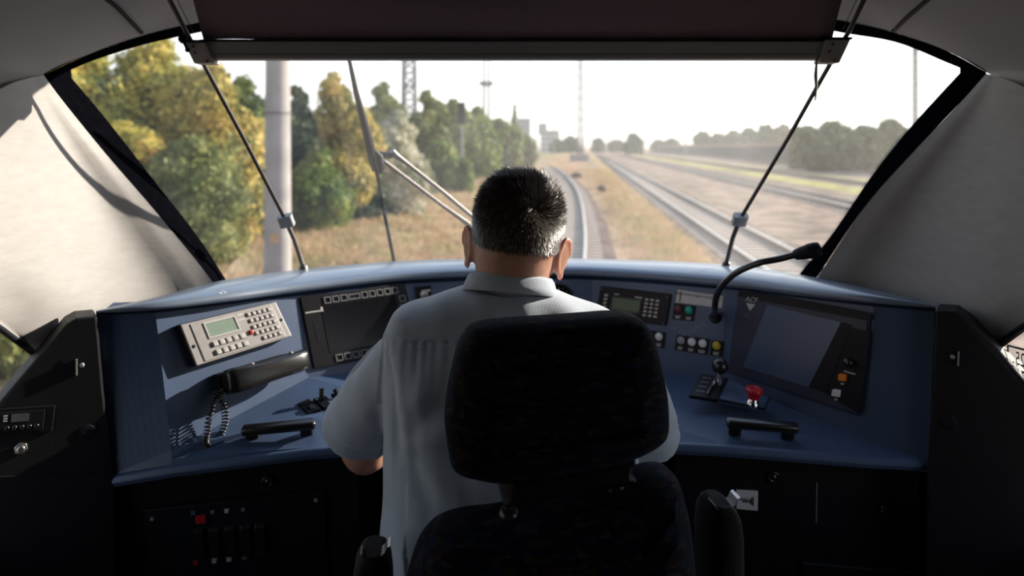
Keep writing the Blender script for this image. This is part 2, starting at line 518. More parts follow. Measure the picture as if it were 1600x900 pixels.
class Quad:
    """A face on a panel from four corners (top-left, top-right, bottom-right, bottom-left); a, b run 0..1 along it, h stands off it."""
    def __init__(s, q, n=None):
        s.q = [Vector(p) for p in q]
        s.n = n or (s.q[1] - s.q[0]).cross(s.q[3] - s.q[0]).normalized()
        if s.n.dot(EYEV - s.q[0]) < 0:
            s.n = -s.n
        s.w = ((s.q[1] - s.q[0]).length + (s.q[2] - s.q[3]).length) / 2
        s.hh = ((s.q[3] - s.q[0]).length + (s.q[2] - s.q[1]).length) / 2

    def __call__(s, a, b, h=0.0):
        q = s.q
        return (q[0] * (1 - a) + q[1] * a) * (1 - b) + (q[3] * (1 - a) + q[2] * a) * b + s.n * h

    def box(s, mb, a0, a1, b0, b1, h0, h1, mi=0, ins=0.0):
        lo = [s(a0, b0, h0), s(a1, b0, h0), s(a1, b1, h0), s(a0, b1, h0)]
        i_, j_ = ins * (a1 - a0), ins * (b1 - b0)
        hi = [s(a0 + i_, b0 + j_, h1), s(a1 - i_, b0 + j_, h1), s(a1 - i_, b1 - j_, h1), s(a0 + i_, b1 - j_, h1)]
        return mb.hexa(lo + hi, mi)

    def ringbox(s, mb, a0, a1, b0, b1, t, h0, h1, mi=0):
        ta, tb = t / s.w, t / s.hh
        s.box(mb, a0, a1, b0, b0 + tb, h0, h1, mi); s.box(mb, a0, a1, b1 - tb, b1, h0, h1, mi)
        s.box(mb, a0, a0 + ta, b0 + tb, b1 - tb, h0, h1, mi); s.box(mb, a1 - ta, a1, b0 + tb, b1 - tb, h0, h1, mi)
        return mb

    def knob(s, mb, a, b, prof, n=20, mi=0):
        return mb.lathe(s(a, b, 0), s.n, prof, n, mi)

    def text(s, mb, txt, a, b, hm, h, mi=0, shear=0.0, mirror=False):
        """Lettering hm metres high centred at a, b."""
        vs_, fs_ = text_polys(txt, hm, shear=shear, mirror=mirror)
        pts = [s(a + x / s.w, b - y / s.hh, h) for x, y in vs_]
        return mb.add(pts, fs_, mi)

def quad_px(pl, *c):
    return Quad([on_plane(x, y, pl) for x, y in c], pl[1])

def mark(name, mb, m, parent):
    return mb.build(name, m, parent, fix=False)

# ------------------------------------------------------------------ the cab shell
def W(px, py):
    """Depth of the raked, bowed windscreen at a pixel."""
    r = abs(px - 800) / 455.0
    yb = 1.98 - 0.46 * min(r, 1.0) ** 2 - 0.20 * max(r - 1.0, 0.0)
    yt = 1.60 - 0.28 * (abs(px - 800) / 700.0) ** 2
    t = max(-0.6, min(1.25, (py - 110) / 330.0))
    return yt + (yb - yt) * t

L_OUT = [(345, 455), (330, 438), (300, 399), (235, 321), (165, 240), (100, 160), (70, 122)]
T_OUT = [(68, 117), (130, 89), (200, 63), (290, 40), (400, 15), (550, -10), (800, -24), (1050, -14), (1200, 8), (1310, 32), (1400, 52), (1480, 80), (1541, 113)]
R_OUT = [(1540, 119), (1500, 161), (1425, 240), (1350, 325), (1280, 428), (1262, 455)]
L_IN = [(365, 455), (353, 437), (310, 371), (240, 281), (165, 185), (112, 122)]
T_IN = [(111, 109), (150, 93), (220, 71), (290, 55), (400, 33), (550, 10), (800, -4), (1050, 6), (1200, 26), (1310, 50), (1400, 66), (1480, 98), (1500, 106)]
R_IN = [(1500, 114), (1425, 196), (1365, 271), (1300, 366), (1252, 425), (1235, 455)]

def scr(p, off=0.0):
    Y = W(*p) + off
    return P(p[0], p[1], Y)

# black surround of the windscreen
mb = MB()
outer = catmull(L_OUT, 30) + catmull(T_OUT, 60) + catmull(R_OUT, 30)
inner = catmull(L_IN, 30) + catmull(T_IN, 60) + catmull(R_IN, 30)
mb.grid([[scr(p, 0.03) for p in outer], [scr(p, -0.008) for p in outer], [scr(p, 0.055) for p in inner], [scr(p, 0.075) for p in inner]], smooth=False)
struct(mb.build('trim_1', M['frame_black']), 'black rubber surround of the windscreen', 'window trim')

# the pane
mb = MB()
rows = []
nn_, mm_ = 41, 25
cb = [(362 + (1240 - 362) * k / (nn_ - 1), 470.0) for k in range(nn_)]
ctp = [tuple(p) for p in catmull(T_IN, nn_)]
clf = [tuple(p) for p in catmull([(362, 470)] + L_IN[1:] + [T_IN[0]], mm_)]
crt = [tuple(p) for p in catmull([(1240, 470)] + R_IN[::-1][1:] + [T_IN[-1]], mm_)]
for j in range(mm_):
    v = j / (mm_ - 1); row = []
    for i in range(nn_):
        u = i / (nn_ - 1)
        p = [cb[i][k] * (1 - v) + ctp[i][k] * v + clf[j][k] * (1 - u) + crt[j][k] * u - (cb[0][k] * (1 - u) * (1 - v) + cb[-1][k] * u * (1 - v) + ctp[0][k] * (1 - u) * v + ctp[-1][k] * u * v) for k in (0, 1)]
        row.append(scr(p, 0.062))
    rows.append(row)
mb.grid(rows)
struct(mb.build('window_1', M['glass'], fix=False), 'wide dusty windscreen of the train cab', 'window')

# ceiling: front lining that rises from the windscreen and runs back overhead
A_ = [(-160, 240, 0.96), (-60, 185, 1.075)] + [(x, y, None) for x, y in T_OUT] + [(1660, 185, 1.075), (1760, 240, 0.96)]
A_ = [P(x, y, W(x, y) - 0.006 if d is None else d) for x, y, d in A_]
A_ = [Vector(p) for p in catmull(A_, 90)]
rows = []
for t in (0, 0.03, 0.1, 0.2, 0.32, 0.45, 0.6, 0.8, 1.0):
    r = []
    for a in A_:
        zb = 2.03 - 0.5 * min(1.0, abs(a.x) / 0.88) ** 3
        b = Vector((a.x * 1.0, 0.70, zb))
        p = a.lerp(b, t)
        p.z = a.z + (b.z - a.z) * (t ** 0.72)
        r.append(p)
    rows.append(r)
rows.append([Vector((p.x, -0.92, p.z)) for p in rows[-1]])
mb = MB(); mb.grid(rows)
ceiling = mb.build('ceiling', M['lining'], fix=False)
struct(ceiling, 'grey ceiling lining arching back from the windscreen', 'ceiling')
CEIL = BVHTree.FromPolygons([tuple(v.co) for v in ceiling.data.vertices], [tuple(p.vertices) for p in ceiling.data.polygons])

def on_ceiling(px, py, off=0.004):
    d = ray(px, py).normalized()
    hit = CEIL.ray_cast(EYEV, d)[0]
    if hit is None:
        hit = CEIL.find_nearest(P(px, py, W(px, py) - 0.02))[0]
    return hit - d * off

for i, seam in enumerate(([(160, -6), (180, 9), (200, 29), (221, 51)], [(1456, -6), (1436, 11), (1413, 31), (1393, 52)])):
    mb = MB()
    mb.tube([on_ceiling(x, y, 0.002) for x, y in catmull(seam, 12)], 0.0042, 8)
    struct(mb.build('trim_%d' % (i + 2), M['rubber']), 'dark seam strip in the ceiling lining', 'trim')

# pillar linings, one each side of the windscreen, pierced by the side windows below
def pillar(side, name):
    s = (lambda x: x) if side < 0 else (lambda x: 1606 - x)
    right = [(345, 458), (330, 438), (300, 399), (235, 321), (165, 240), (100, 160), (68, 117)] if side < 0 else [(1262, 458), (1280, 430), (1350, 325), (1425, 240), (1500, 161), (1541, 115)]
    rgt = [P(x, y, W(x, y) - 0.008) for x, y in catmull([(r[0], r[1]) for r in right[::-1]], 40)]
    rgt += [P(s(375), 490, 1.58), P(s(410), 540, 1.66)]
    top = [P(s(x), y, Y) for x, y, Y in ((-66, 180, 1.075), (-30, 155, 1.12), (20, 129, 1.195))] + [rgt[0]]
    lft = [P(s(x), y, Y) for x, y, Y in ((-66, 180, 1.075), (-64, 290, 1.066), (-62, 400, 1.067), (-60, 475, 1.067))]
    btm = [P(s(x), y, Y) for x, y, Y in ((-60, 475, 1.067), (0, 516, 1.147), (55, 557, 1.225), (130, 612, 1.32), (240, 640, 1.48), (330, 610, 1.60))] + [rgt[-1]]
    n, m = 40, 42
    T = [Vector(p) for p in catmull(top, n)]; B = [Vector(p) for p in catmull(btm, n)]
    L = [Vector(p) for p in catmull(lft, m)]; R = [Vector(p) for p in catmull(rgt, m)]
    rows = []
    for j in range(m):
        v = j / (m - 1); row = []
        for i in range(n):
            u = i / (n - 1)
            p = T[i] * (1 - v) + B[i] * v + L[j] * (1 - u) + R[j] * u - (T[0] * (1 - u) * (1 - v) + T[-1] * u * (1 - v) + B[0] * (1 - u) * v + B[-1] * u * v)
            # rounded bead along the windscreen edge, gentle hollow behind it
            k = (1 - u)
            push = 0.004 * math.exp(-((k - 0.07) / 0.03) ** 2) + 0.010 * math.sin(math.pi * k)
            push *= min(1, 0.35 + 2 * v)
            row.append(p + Vector((-side * push, -push * 0.5, 0)))
        rows.append(row)
    mb = MB(); mb.grid(rows)
    return mb.build(name, M['pillar'], fix=False)

struct(pillar(-1, 'pillar_left'), 'pale sunlit pillar lining between windscreen and side window', 'pillar')
struct(pillar(1, 'pillar_right'), 'pillar lining beside the monitor end of the console', 'pillar')

def side_wall(side, name):
    x = 0.86 * side
    mb = MB()
    d = (0.03 * side, 0, 0)
    yz = lambda *q: [Vector((x, y, z)) for y, z in q]
    mb.prism(yz((-0.92, 0), (0.45, 0), (0.45, 1.62), (-0.92, 1.62)), d)
    mb.prism(yz((0.45, 0), (2.02, 0), (2.02, 0.80), (0.45, 0.80)), d)
    mb.prism(yz((0.45, 1.48), (0.75, 1.48), (0.84, 1.42), (1.067, 1.205), (1.09, 1.22), (1.09, 1.60), (0.45, 1.60)), d)
    struct(mb.build(name, M['wall']), 'cab side wall with a raked side window', 'wall')
    mb = MB()
    pts = yz((0.45, 0.80), (1.50, 0.80), (1.232, 1.0725), (1.147, 1.1426), (1.067, 1.205), (0.84, 1.42), (0.75, 1.48), (0.45, 1.48))
    pts = [p + Vector((side * 0.012, 0, 0)) for p in pts]
    mb.prism(pts, (0.006 * side, 0, 0))
    struct(mb.build('window_2' if side < 0 else 'window_3', M['glass_side']), 'raked side window of the cab', 'window')
    # black rubber edge along its raked front
    mb = MB()
    e_ = [(0.45, 1.48), (0.75, 1.48), (0.84, 1.42), (1.067, 1.205), (1.147, 1.1426), (1.232, 1.0725), (1.34, 0.98)]
    if side > 0:
        e_ = [(0.45, 1.48), (0.75, 1.48), (0.84, 1.42), (1.067, 1.205), (1.147, 1.147), (1.225, 1.085), (1.34, 0.99)]
    mb.tube([Vector((x - side * 0.004, y, z)) for y, z in e_], 0.0055, 8)
    struct(mb.build('trim_4' if side < 0 else 'trim_5', M['rubber']), 'black rubber edge of the side window', 'trim')

side_wall(-1, 'wall_left')
side_wall(1, 'wall_right')

mb = MB()
mb.box((0, -0.94, 1.05), (1.78, 0.04, 2.1))
struct(mb.build('wall_back', M['backwall']), 'dark rear wall of the cab', 'wall')
mb = MB()
mb.box((0, 0.55, -0.02), (1.78, 3.0, 0.04))
struct(mb.build('floor', M['floor']), 'dark cab floor', 'floor')
mb = MB()
c = catmull([(-0.855, 1.24), (-0.79, 1.38), (-0.70, 1.54), (-0.55, 1.74), (-0.3, 1.94), (0, 2.02), (0.3, 1.94), (0.55, 1.74), (0.70, 1.54), (0.79, 1.38), (0.855, 1.24)], 50)
mb.grid([[Vector((x, y, z)) for x, y in c] for z in (0.0, 1.035)], smooth=True)
struct(mb.build('wall_front', M['kick'], fix=False), 'nose wall under the windscreen', 'wall')

# ------------------------------------------------------------------ the driver's console
LIP = [(150, 489), (243, 484), (350, 472), (470, 456), (640, 437), (800, 431), (930, 431), (1130, 447), (1260, 463), (1360, 473), (1462, 481)]
FAR = [(150, 486), (243, 464), (350, 437.5), (470, 421), (640, 407), (800, 404.5), (930, 404.5), (1130, 413), (1260, 431), (1360, 451), (1462, 476)]
ZL = 1.122
LIP_X = [p[0] for p in LIP]

LIP_D = [1.225, 1.262, 1.36, 1.50, 1.67, 1.74, 1.735, 1.56, 1.40, 1.29, 1.225]
FAR_D = [1.245, 1.33, 1.49, 1.66, 1.84, 1.93, 1.925, 1.72, 1.53, 1.38, 1.245]

def lip_y(px):
    return lin(LIP_X, LIP_D, px)

DESK_A, DESK_B = 0.507, 0.30           # desk surface z = A + B * y

def on_desk(px, py, h=0.0):
    d = ray(px, py)
    t = (EYE - DESK_A - h) / (DESK_B - d.z)
    return Vector((d.x * t, t, EYE + d.z * t))

def TP(px, py, dy=0.016):
    return P(px, py, lip_y(px) + dy)

T0, T1, T2, T3 = TP(152, 493), TP(243, 489), TP(470, 462), TP(645, 443)
T4, T5, T6, T7, T8 = TP(800, 436), TP(925, 437), TP(1133, 452), TP(1364, 479), TP(1460, 487)
B2, B3, B6 = on_desk(482, 590), on_desk(650, 570), on_desk(1130, 593)
PL_L = plane3(T1, T2, B2)
PL_D = plane3(T2, T3, B2)
PL_R = plane3(T6, T7, on_desk(1362, 692))
B6 = on_plane(1130, 593, PL_R)
PL_C = plane3(T5, T6, B6)
B1 = on_plane(268, 703, PL_L)
B3 = on_plane(652, 570, PL_D)
B5 = on_plane(925, 566, PL_C)
B4 = (B3 + B5) / 2 + Vector((0, 0.03, 0))
B7 = on_plane(1362, 692, PL_R)
F0, F1 = on_desk(176, 741), on_desk(268, 726)
F = [F0, F1, on_desk(480, 699), on_desk(650, 688), on_desk(800, 684), on_desk(925, 684), on_desk(1130, 694), on_desk(1362, 712), on_desk(1452, 716)]
F[0] = P(176, 741, 1.222); F[8] = P(1452, 716, 1.222)
B0, B8 = F[0].copy(), F[8].copy()
TT = [T0, T1, T2, T3, T4, T5, T6, T7, T8]
BB = [B0, B1, B2, B3, B4, B5, B6, B7, B8]

console = thing('control_console', 'wide blue wraparound driving console under the windscreen', 'control console', (0, 1.45, 0.0))

mb = MB()
def subq(a, b, c, d, n=8, m=6):
    return [[(a * (1 - i / n) + b * (i / n)) * (1 - j / m) + (d * (1 - i / n) + c * (i / n)) * (j / m) for i in range(n + 1)] for j in range(m + 1)]
for i in range(8):
    mb.grid(subq(TT[i], TT[i + 1], BB[i + 1], BB[i]), smooth=False)
# a strip that tucks the top of the panel in under the hood
mb.grid([[p + Vector((0, 0.05, 0.012)) for p in TT], TT], smooth=False)
body_panel = mb.build('instrument_panel', M['blue'], console, fix=False)

mb = MB()
mb.grid([BB, [b * 0.4 + f * 0.6 for b, f in zip(BB, F)], F], smooth=False)
# rounded front edge and the fascia below it
rnd = [[f + Vector((0, -0.012 * math.sin(a), -0.012 * (1 - math.cos(a)))) for f in F] for a in np.linspace(0, math.pi / 2, 6)]
mb.grid(rnd)
last = rnd[-1]
mb.grid([last, [p + Vector((0, 0.004, -0.008)) for p in last], [p + Vector((0, 0.06, -0.014)) for p in last]], smooth=False)
mb.build('desk_surface', M['blue'], console, fix=False)

# hood
cl, cf = catmull([p + (d,) for p, d in zip(LIP, LIP_D)], 70), catmull([p + (d,) for p, d in zip(FAR, FAR_D)], 70)
rows = [[], [], [], [], [], [], [], []]
for (lx, ly, ld), (fx, fy, fd) in zip(cl, cf):
    a = P(lx, ly, ld)
    e_ = max(0.0, 1 - (abs(lx - 806) / 660.0) ** 6)
    b = P(fx, fy, fd)
    d = (b - a); d.z = 0
    d = d.normalized() if d.length > 1e-4 else Vector((0, 1, 0))
    h = 0.020 * e_ + 0.003
    prof = [a + d * 0.05 - Vector((0, 0, 0.006)), a + d * 0.006 - Vector((0, 0, 0.002)), a, a + Vector((0, 0, h * 0.5)) - d * 0.002, a.lerp(b, 0.10) + Vector((0, 0, h * 0.8)), a.lerp(b, 0.4) + Vector((0, 0, h * 0.75)), b, b + d * (0.02 + 0.14 * e_) - Vector((0, 0, 0.05))]
    for r, p in zip(rows, prof):
        r.append(p)
mb = MB(); mb.grid(rows)
mb.build('hood', M['hood'], console, fix=False)
HOOD = BVHTree.FromPolygons([tuple(p) for r in rows for p in r], [(j * 70 + i, j * 70 + i + 1, (j + 1) * 70 + i + 1, (j + 1) * 70 + i) for j in range(7) for i in range(69)])

# chipped paint on the hood and on the centre panel
mb = MB()
for px, py, n_, sx, sy in ((350, 457, 7, 9, 3),):
    for k in range(n_):
        x, y = px + random.uniform(-sx, sx), py + random.uniform(-sy, sy)
        d = ray(x, y).normalized(); hit, nrm, _, _ = HOOD.ray_cast(EYEV, d)
        if hit:
            if nrm.dot(d) > 0: nrm = -nrm
            mb.lathe(hit, nrm, [(0.0, random.uniform(0.001, 0.0025)), (0.0006, 0.0008)], 7)
mb.build('paint_chip', M['mark'], console)
mb = MB()
qc = Quad([on_plane(x, y, PL_C) for x, y in ((1049, 502), (1108, 507), (1106, 527), (1046, 521))], PL_C[1])
for k in range(34):
    a = random.random(); b = 0.45 + 0.35 * math.sin(a * 5) + random.uniform(-0.2, 0.2)
    mb.lathe(qc(a, b, 0), qc.n, [(0.0, random.uniform(0.0005, 0.0017)), (0.0006, 0.0004)], 6)
mb.build('scratched_paint', M['silver'], console)

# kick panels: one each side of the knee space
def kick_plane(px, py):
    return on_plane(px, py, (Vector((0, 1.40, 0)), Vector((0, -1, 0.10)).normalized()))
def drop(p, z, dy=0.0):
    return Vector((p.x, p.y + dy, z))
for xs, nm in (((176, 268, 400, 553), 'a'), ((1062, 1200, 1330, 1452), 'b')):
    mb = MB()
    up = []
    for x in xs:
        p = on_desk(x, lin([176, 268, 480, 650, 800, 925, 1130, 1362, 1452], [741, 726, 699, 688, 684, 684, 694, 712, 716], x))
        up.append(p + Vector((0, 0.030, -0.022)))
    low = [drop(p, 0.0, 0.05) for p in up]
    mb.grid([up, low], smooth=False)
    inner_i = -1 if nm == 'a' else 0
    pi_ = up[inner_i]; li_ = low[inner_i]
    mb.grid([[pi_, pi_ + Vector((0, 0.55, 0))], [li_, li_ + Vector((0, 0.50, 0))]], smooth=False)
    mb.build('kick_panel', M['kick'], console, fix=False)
KL = plane3(on_desk(176, 741) + Vector((0, 0.030, -0.022)), on_desk(553, 694) + Vector((0, 0.030, -0.022)), Vector((on_desk(300, 720).x, on_desk(300, 720).y + 0.080, 0.0)))
KR = plane3(on_desk(1062, 690) + Vector((0, 0.030, -0.022)), on_desk(1452, 716) + Vector((0, 0.030, -0.022)), Vector((on_desk(1250, 704).x, on_desk(1250, 704).y + 0.080, 0.0)))
KLs = (KL[0] + KL[1] * 0.004, KL[1]); KRs = (KR[0] + KR[1] * 0.004, KR[1])
# panel joints and round quarter-turn locks in the kick panels
for pl, pts in ((KLs, ((139, 787), (418, 753))), (KRs, ((1209, 746), (1378, 795)))):
    for x, y in pts:
        c = on_plane(x, y, pl)
        mb = MB()
        r = 0.0115 if (x, y) != (1378, 795) else 0.006
        mb.lathe(c - pl[1] * 0.008, pl[1], [(0, r), (0.009, r), (0.0105, r * 0.8), (0.0085, r * 0.65), (0.0085, r * 0.35), (0.0105, r * 0.3), (0.011, 0.0001)], 20)
        mb.build('panel_lock', M['black_gloss'], console)

# ------------------------------------------------------------------ side cabinets flanking the console
def cabinet(side):
    s = (lambda x: x) if side < 0 else (lambda x: 1608 - x)
    out = [(152, 494), (120, 497), (104, 506), (60, 556), (0, 627), (-14, 645), (-14, 1320), (186, 1320), (178, 745), (162, 610)]
    if side > 0:
        out = [(146, 485), (114, 487), (98, 497), (55, 536), (0, 598), (-14, 614), (-14, 1320), (168, 1320), (160, 745), (152, 610)]
    pl = plane3(P(s(152), 494, 1.215), P(s(176), 741, 1.212), P(s(0), 628, 1.135))
    pts = [on_plane(s(x), y, pl) for x, y in out]
    for p in pts:
        p.x = max(-0.858, min(0.858, p.x))
        p.z = max(p.z, 0.0)
    lbl = 'charcoal side cabinet with a small display unit beside the telephone end of the console' if side < 0 else 'charcoal side cabinet beside the monitor end of the console'
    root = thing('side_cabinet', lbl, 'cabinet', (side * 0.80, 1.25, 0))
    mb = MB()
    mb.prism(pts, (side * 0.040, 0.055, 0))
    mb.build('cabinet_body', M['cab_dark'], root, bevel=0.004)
    # recessed latch with a bright lip, screw beside it
    lp = [(97, 563), (121, 561), (121, 586), (98, 589)] if side < 0 else [(88, 550), (112, 549), (113, 571), (89, 573)]
    q = quad_px(pl, *[(s(x), y) for x, y in (lp if side < 0 else [lp[1], lp[0], lp[3], lp[2]])])
    mb = MB(); q.box(mb, 0, 1, 0, 1, -0.012, 0.001)
    la = mb.build('latch', M['rubber'], root)
    mb = MB()
    if side < 0:
        q.box(mb, 0.86, 1.0, -0.02, 1.0, 0.0, 0.006)
    else:
        q.box(mb, 0.0, 0.14, -0.02, 1.0, 0.0, 0.006)
    mb.build('latch_lip', M['markdim'], la, bevel=0.001)
    mb = MB(); q.knob(mb, 1.3 if side < 0 else -0.3, 0.4, [(0, 0.004), (0.003, 0.004), (0.004, 0.002)], 12)
    mb.build('screw', M['alu'], root)
    # blanked round hole
    mb = MB()
    c = on_plane(s(137), 675, pl) if side < 0 else on_plane(1482, 660, pl)
    mb.lathe(c, pl[1], [(-0.01, 0.0125), (0.001, 0.0125), (0.0015, 0.011), (0.0005, 0.002)], 24)
    mb.build('hole_plug', M['rubber'], root)
    # joint line below
    mb = MB()
    a = on_plane(s(-10), 746, pl); b = on_plane(s(170), 736, pl)
    mb.tube([a + pl[1] * 0.0005, b + pl[1] * 0.0005], 0.0018, 6)
    mb.build('panel_joint', M['rubber'], root)
    return root, pl

cab_l, PL_CL = cabinet(-1)
cab_r, PL_CR = cabinet(1)
mb = MB()
c = on_plane(33, 700, PL_CL)
mb.lathe(c, PL_CL[1], [(0, 0.010), (0.004, 0.010), (0.0045, 0.008)], 6)
mb.lathe(c, PL_CL[1], [(0.004, 0.0062), (0.010, 0.0062), (0.011, 0.004)], 16)
mb.build('key_switch', M['steel'], cab_l, bevel=0.0005)

# small display unit let into the cabinet
q = quad_px(PL_CL, (-6, 638), (88, 632), (83, 674), (-8, 682))
root = thing('display_unit', 'small dark display unit with a row of buttons let into the charcoal cabinet', 'display unit', q(0.5, 0.5))
mb = MB(); q.box(mb, 0, 1, 0, 1, -0.01, 0.004, ins=0.02); mb.build('bezel', M['black'], root, bevel=0.001)
mb = MB(); q.box(mb, 0.06, 0.82, 0.14, 0.88, 0.004, 0.006); mb.build('front_plate', M['cab_dark'], root, bevel=0.0008)
mb = MB(); q.box(mb, 0.26, 0.56, 0.22, 0.50, 0.006, 0.0066); mb.build('screen', M['keydark'], root)
for k in range(5):
    mb = MB(); q.knob(mb, 0.20 + k * 0.125, 0.70, [(0.006, 0.0036), (0.0085, 0.0034), (0.009, 0.002)], 14); mb.build('button', M['black_gloss'], root)
mb = MB()
for k in range(3):
    q.box(mb, 0.13, 0.20, 0.24 + 0.09 * k, 0.29 + 0.09 * k, 0.006, 0.0064)
mark('print', mb, M['mark'], root)

# ------------------------------------------------------------------ instruments on the console
# radio control unit with keypads (telephone side)
q = quad_px(PL_L, (272, 509), (422, 473), (448, 527), (298, 574))
root = thing('radio_control_unit', 'silver-grey radio control unit with small screen and keypads above the telephone handset', 'radio control unit', q(0.5, 0.5))
mb = MB(); q.box(mb, 0, 1, 0, 1, 0.0, 0.020); mb.build('housing', M['black'], root, bevel=0.003)
mb = MB(); q.box(mb, 0.005, 0.995, 0.01, 0.99, 0.0195, 0.023); mb.build('faceplate', M['silver'], root, bevel=0.002)
mb = MB(); q.box(mb, 0.085, 0.93, 0.05, 0.95, 0.0225, 0.0245); mb.build('keypad_panel', M['silver'], root, bevel=0.0015)
mb = MB(); q.ringbox(mb, 0.20, 0.52, 0.09, 0.48, 0.003, 0.0243, 0.0262); mb.build('screen_bezel', M['keygrey'], root)
mb = MB(); q.box(mb, 0.218, 0.50, 0.125, 0.445, 0.0243, 0.0250); mb.build('screen', M['lcd'], root)
for r_ in range(2):
    for k in range(5):
        a, b = 0.205 + k * 0.068, 0.555 + r_ * 0.20
        mb = MB(); q.box(mb, a, a + 0.055, b, b + 0.14, 0.0245, 0.0285, ins=0.12); mb.build('key', M['keygrey'], root, bevel=0.0008)
for r_ in range(5):
    for k in range(5):
        if r_ == 4 and k == 0: continue
        a, b = 0.635 + k * 0.056 - (0.0), 0.10 + r_ * 0.165
        mb = MB(); q.box(mb, a, a + 0.042, b, b + 0.115, 0.0245, 0.0275, ins=0.12); kb = mb.build('key', M['silver'], root, bevel=0.0008)
        mb = MB(); q.box(mb, a + 0.014, a + 0.028, b + 0.04, b + 0.075, 0.0275, 0.0277); mark('key_print', mb, M['mark'], kb)
mb = MB(); q.box(mb, 0.585, 0.622, 0.53, 0.66, 0.0245, 0.0285, ins=0.12); mb.build('red_key', M['red'], root, bevel=0.0008)
for a, b in ((0.045, 0.55), (0.963, 0.50)):
    mb = MB(); q.knob(mb, a, b, [(0.0228, 0.0034), (0.0235, 0.0034), (0.0236, 0.001)], 12); mb.build('screw_hole', M['rubber'], root)
mb = MB()
q.box(mb, 0.545, 0.61, 0.09, 0.125, 0.0245, 0.0248); mark('print', mb, M['mark'], root)
mb = MB(); q.box(mb, 0.53, 0.615, 0.22, 0.245, 0.0245, 0.0248); mark('print', mb, M['mark'], root)

# telephone handset in its cradle with a coiled cord
n = PL_L[1]
hx = [on_plane(x, y, PL_L) for x, y in ((336, 600), (352, 594), (385, 586), (415, 578), (440, 571), (458, 563))]
root = thing('telephone_handset', 'black telephone handset with coiled cord in its cradle below the radio unit', 'telephone', hx[0])
ax = (hx[-1] - hx[0]).normalized(); vv = n.cross(ax).normalized()
if vv.z < 0: vv = -vv
mb = MB()
rows = []
Lh = (hx[-1] - hx[0]).length
for t, w, th, h0 in ((0.0, 0.019, 0.013, 0.040), (0.02, 0.023, 0.017, 0.042), (0.10, 0.0245, 0.020, 0.044), (0.25, 0.0235, 0.019, 0.048), (0.40, 0.0205, 0.015, 0.054), (0.6, 0.0195, 0.0135, 0.056), (0.75, 0.0205, 0.015, 0.054), (0.88, 0.0215, 0.0185, 0.048), (0.97, 0.021, 0.0185, 0.045), (1.0, 0.018, 0.0145, 0.045)):
    rows.append(ring(hx[0] + ax * (Lh * t) + n * h0 - vv * (0.002 * math.sin(t * 3.1)), vv, n, w, th, 28, 3.4))
mb.loft(rows)
hand = mb.build('handset', M['black_gloss'], root)
mb = MB()
rows = [ring(hx[0] + ax * (Lh * t) + n * 0.012, vv, n, w, 0.014, 20, 5) for t, w in ((-0.02, 0.019), (0.3, 0.020), (0.8, 0.020), (1.02, 0.017))]
mb.loft(rows); mb.build('cradle', M['black'], root)
for t in (0.30, 0.80):
    mb = MB(); mb.ball(hx[0] + ax * (Lh * t) + n * 0.052 + vv * 0.021, (0.005, 0.004, 0.003), n=10, m=6); mb.build('clip', M['silver'], root)
# cord: a coil that hangs in a loop and comes back
px_path = [(334, 612), (324, 622), (317, 645), (313, 672), (312, 690), (319, 698), (330, 693), (338, 674), (340, 652), (335, 630), (330, 612)]
offs = [0.035, 0.032, 0.03, 0.028, 0.022, 0.018, 0.018, 0.024, 0.03, 0.03, 0.02]
ctr = [on_plane(x, y, PL_L) + n * h for (x, y), h in zip(px_path, offs)]
ctr = [Vector(p) for p in catmull([tuple(p) for p in ctr], 1100)]
hel = []
for i, p in enumerate(ctr):
    t = (ctr[min(i + 3, 1099)] - ctr[max(i - 3, 0)]).normalized()
    u = (n - t * n.dot(t)).normalized(); w = t.cross(u)
    a = i / 1099 * 2 * math.pi * 44
    hel.append(p + (u * math.cos(a) + w * math.sin(a)) * 0.0058)
mb = MB(); mb.tube(hel, 0.0015, 5)
mb.build('coiled_cord', M['black_gloss'], root)

# driver display, mostly behind the driver's shoulder
q = quad_px(PL_D, (467, 465), (631, 442), (656, 545), (489, 577))
root = thing('driver_display', 'black driver display with outlined square keys round its dark screen', 'display screen', q(0.5, 0.5))
mb = MB(); q.box(mb, 0, 1, 0, 1, -0.01, 0.006); mb.build('housing', M['black'], root, bevel=0.002)
mb = MB(); q.box(mb, 0.16, 0.87, 0.16, 0.82, 0.0058, 0.0066); mb.build('screen', M['screen_dark'], root)
xs = [0.20, 0.275, 0.35, None, 0.545, 0.62, 0.695, 0.77, 0.845]
for k, a in enumerate(xs):
    mb = MB()
    if a is None:
        q.ringbox(mb, 0.422, 0.532, 0.055, 0.135, 0.0022, 0.006, 0.0078)
    else:
        q.ringbox(mb, a, a + 0.062, 0.045, 0.14, 0.0022, 0.006, 0.0078)
    mb.build('key', M['markdim'], root)
for k in range(5):
    mb = MB(); q.ringbox(mb, 0.90, 0.965, 0.18 + 0.135 * k, 0.275 + 0.135 * k, 0.0022, 0.006, 0.0078); mb.build('key', M['markdim'], root)
for k in range(9):
    mb = MB(); q.ringbox(mb, 0.20 + 0.075 * k, 0.262 + 0.075 * k, 0.86, 0.955, 0.0022, 0.006, 0.0078); mb.build('key', M['markdim'], root)
mb = MB(); q.box(mb, 0.02, 0.155, 0.215, 0.235, 0.006, 0.0066); q.box(mb, 0.155, 0.175, 0.175, 0.24, 0.006, 0.0068); mark('slide_mark', mb, M['mark'], root)
mb = MB(); q.box(mb, 0.075, 0.10, 0.38, 0.66, 0.0045, 0.0064); mb.build('card_slot', M['rubber'], root)

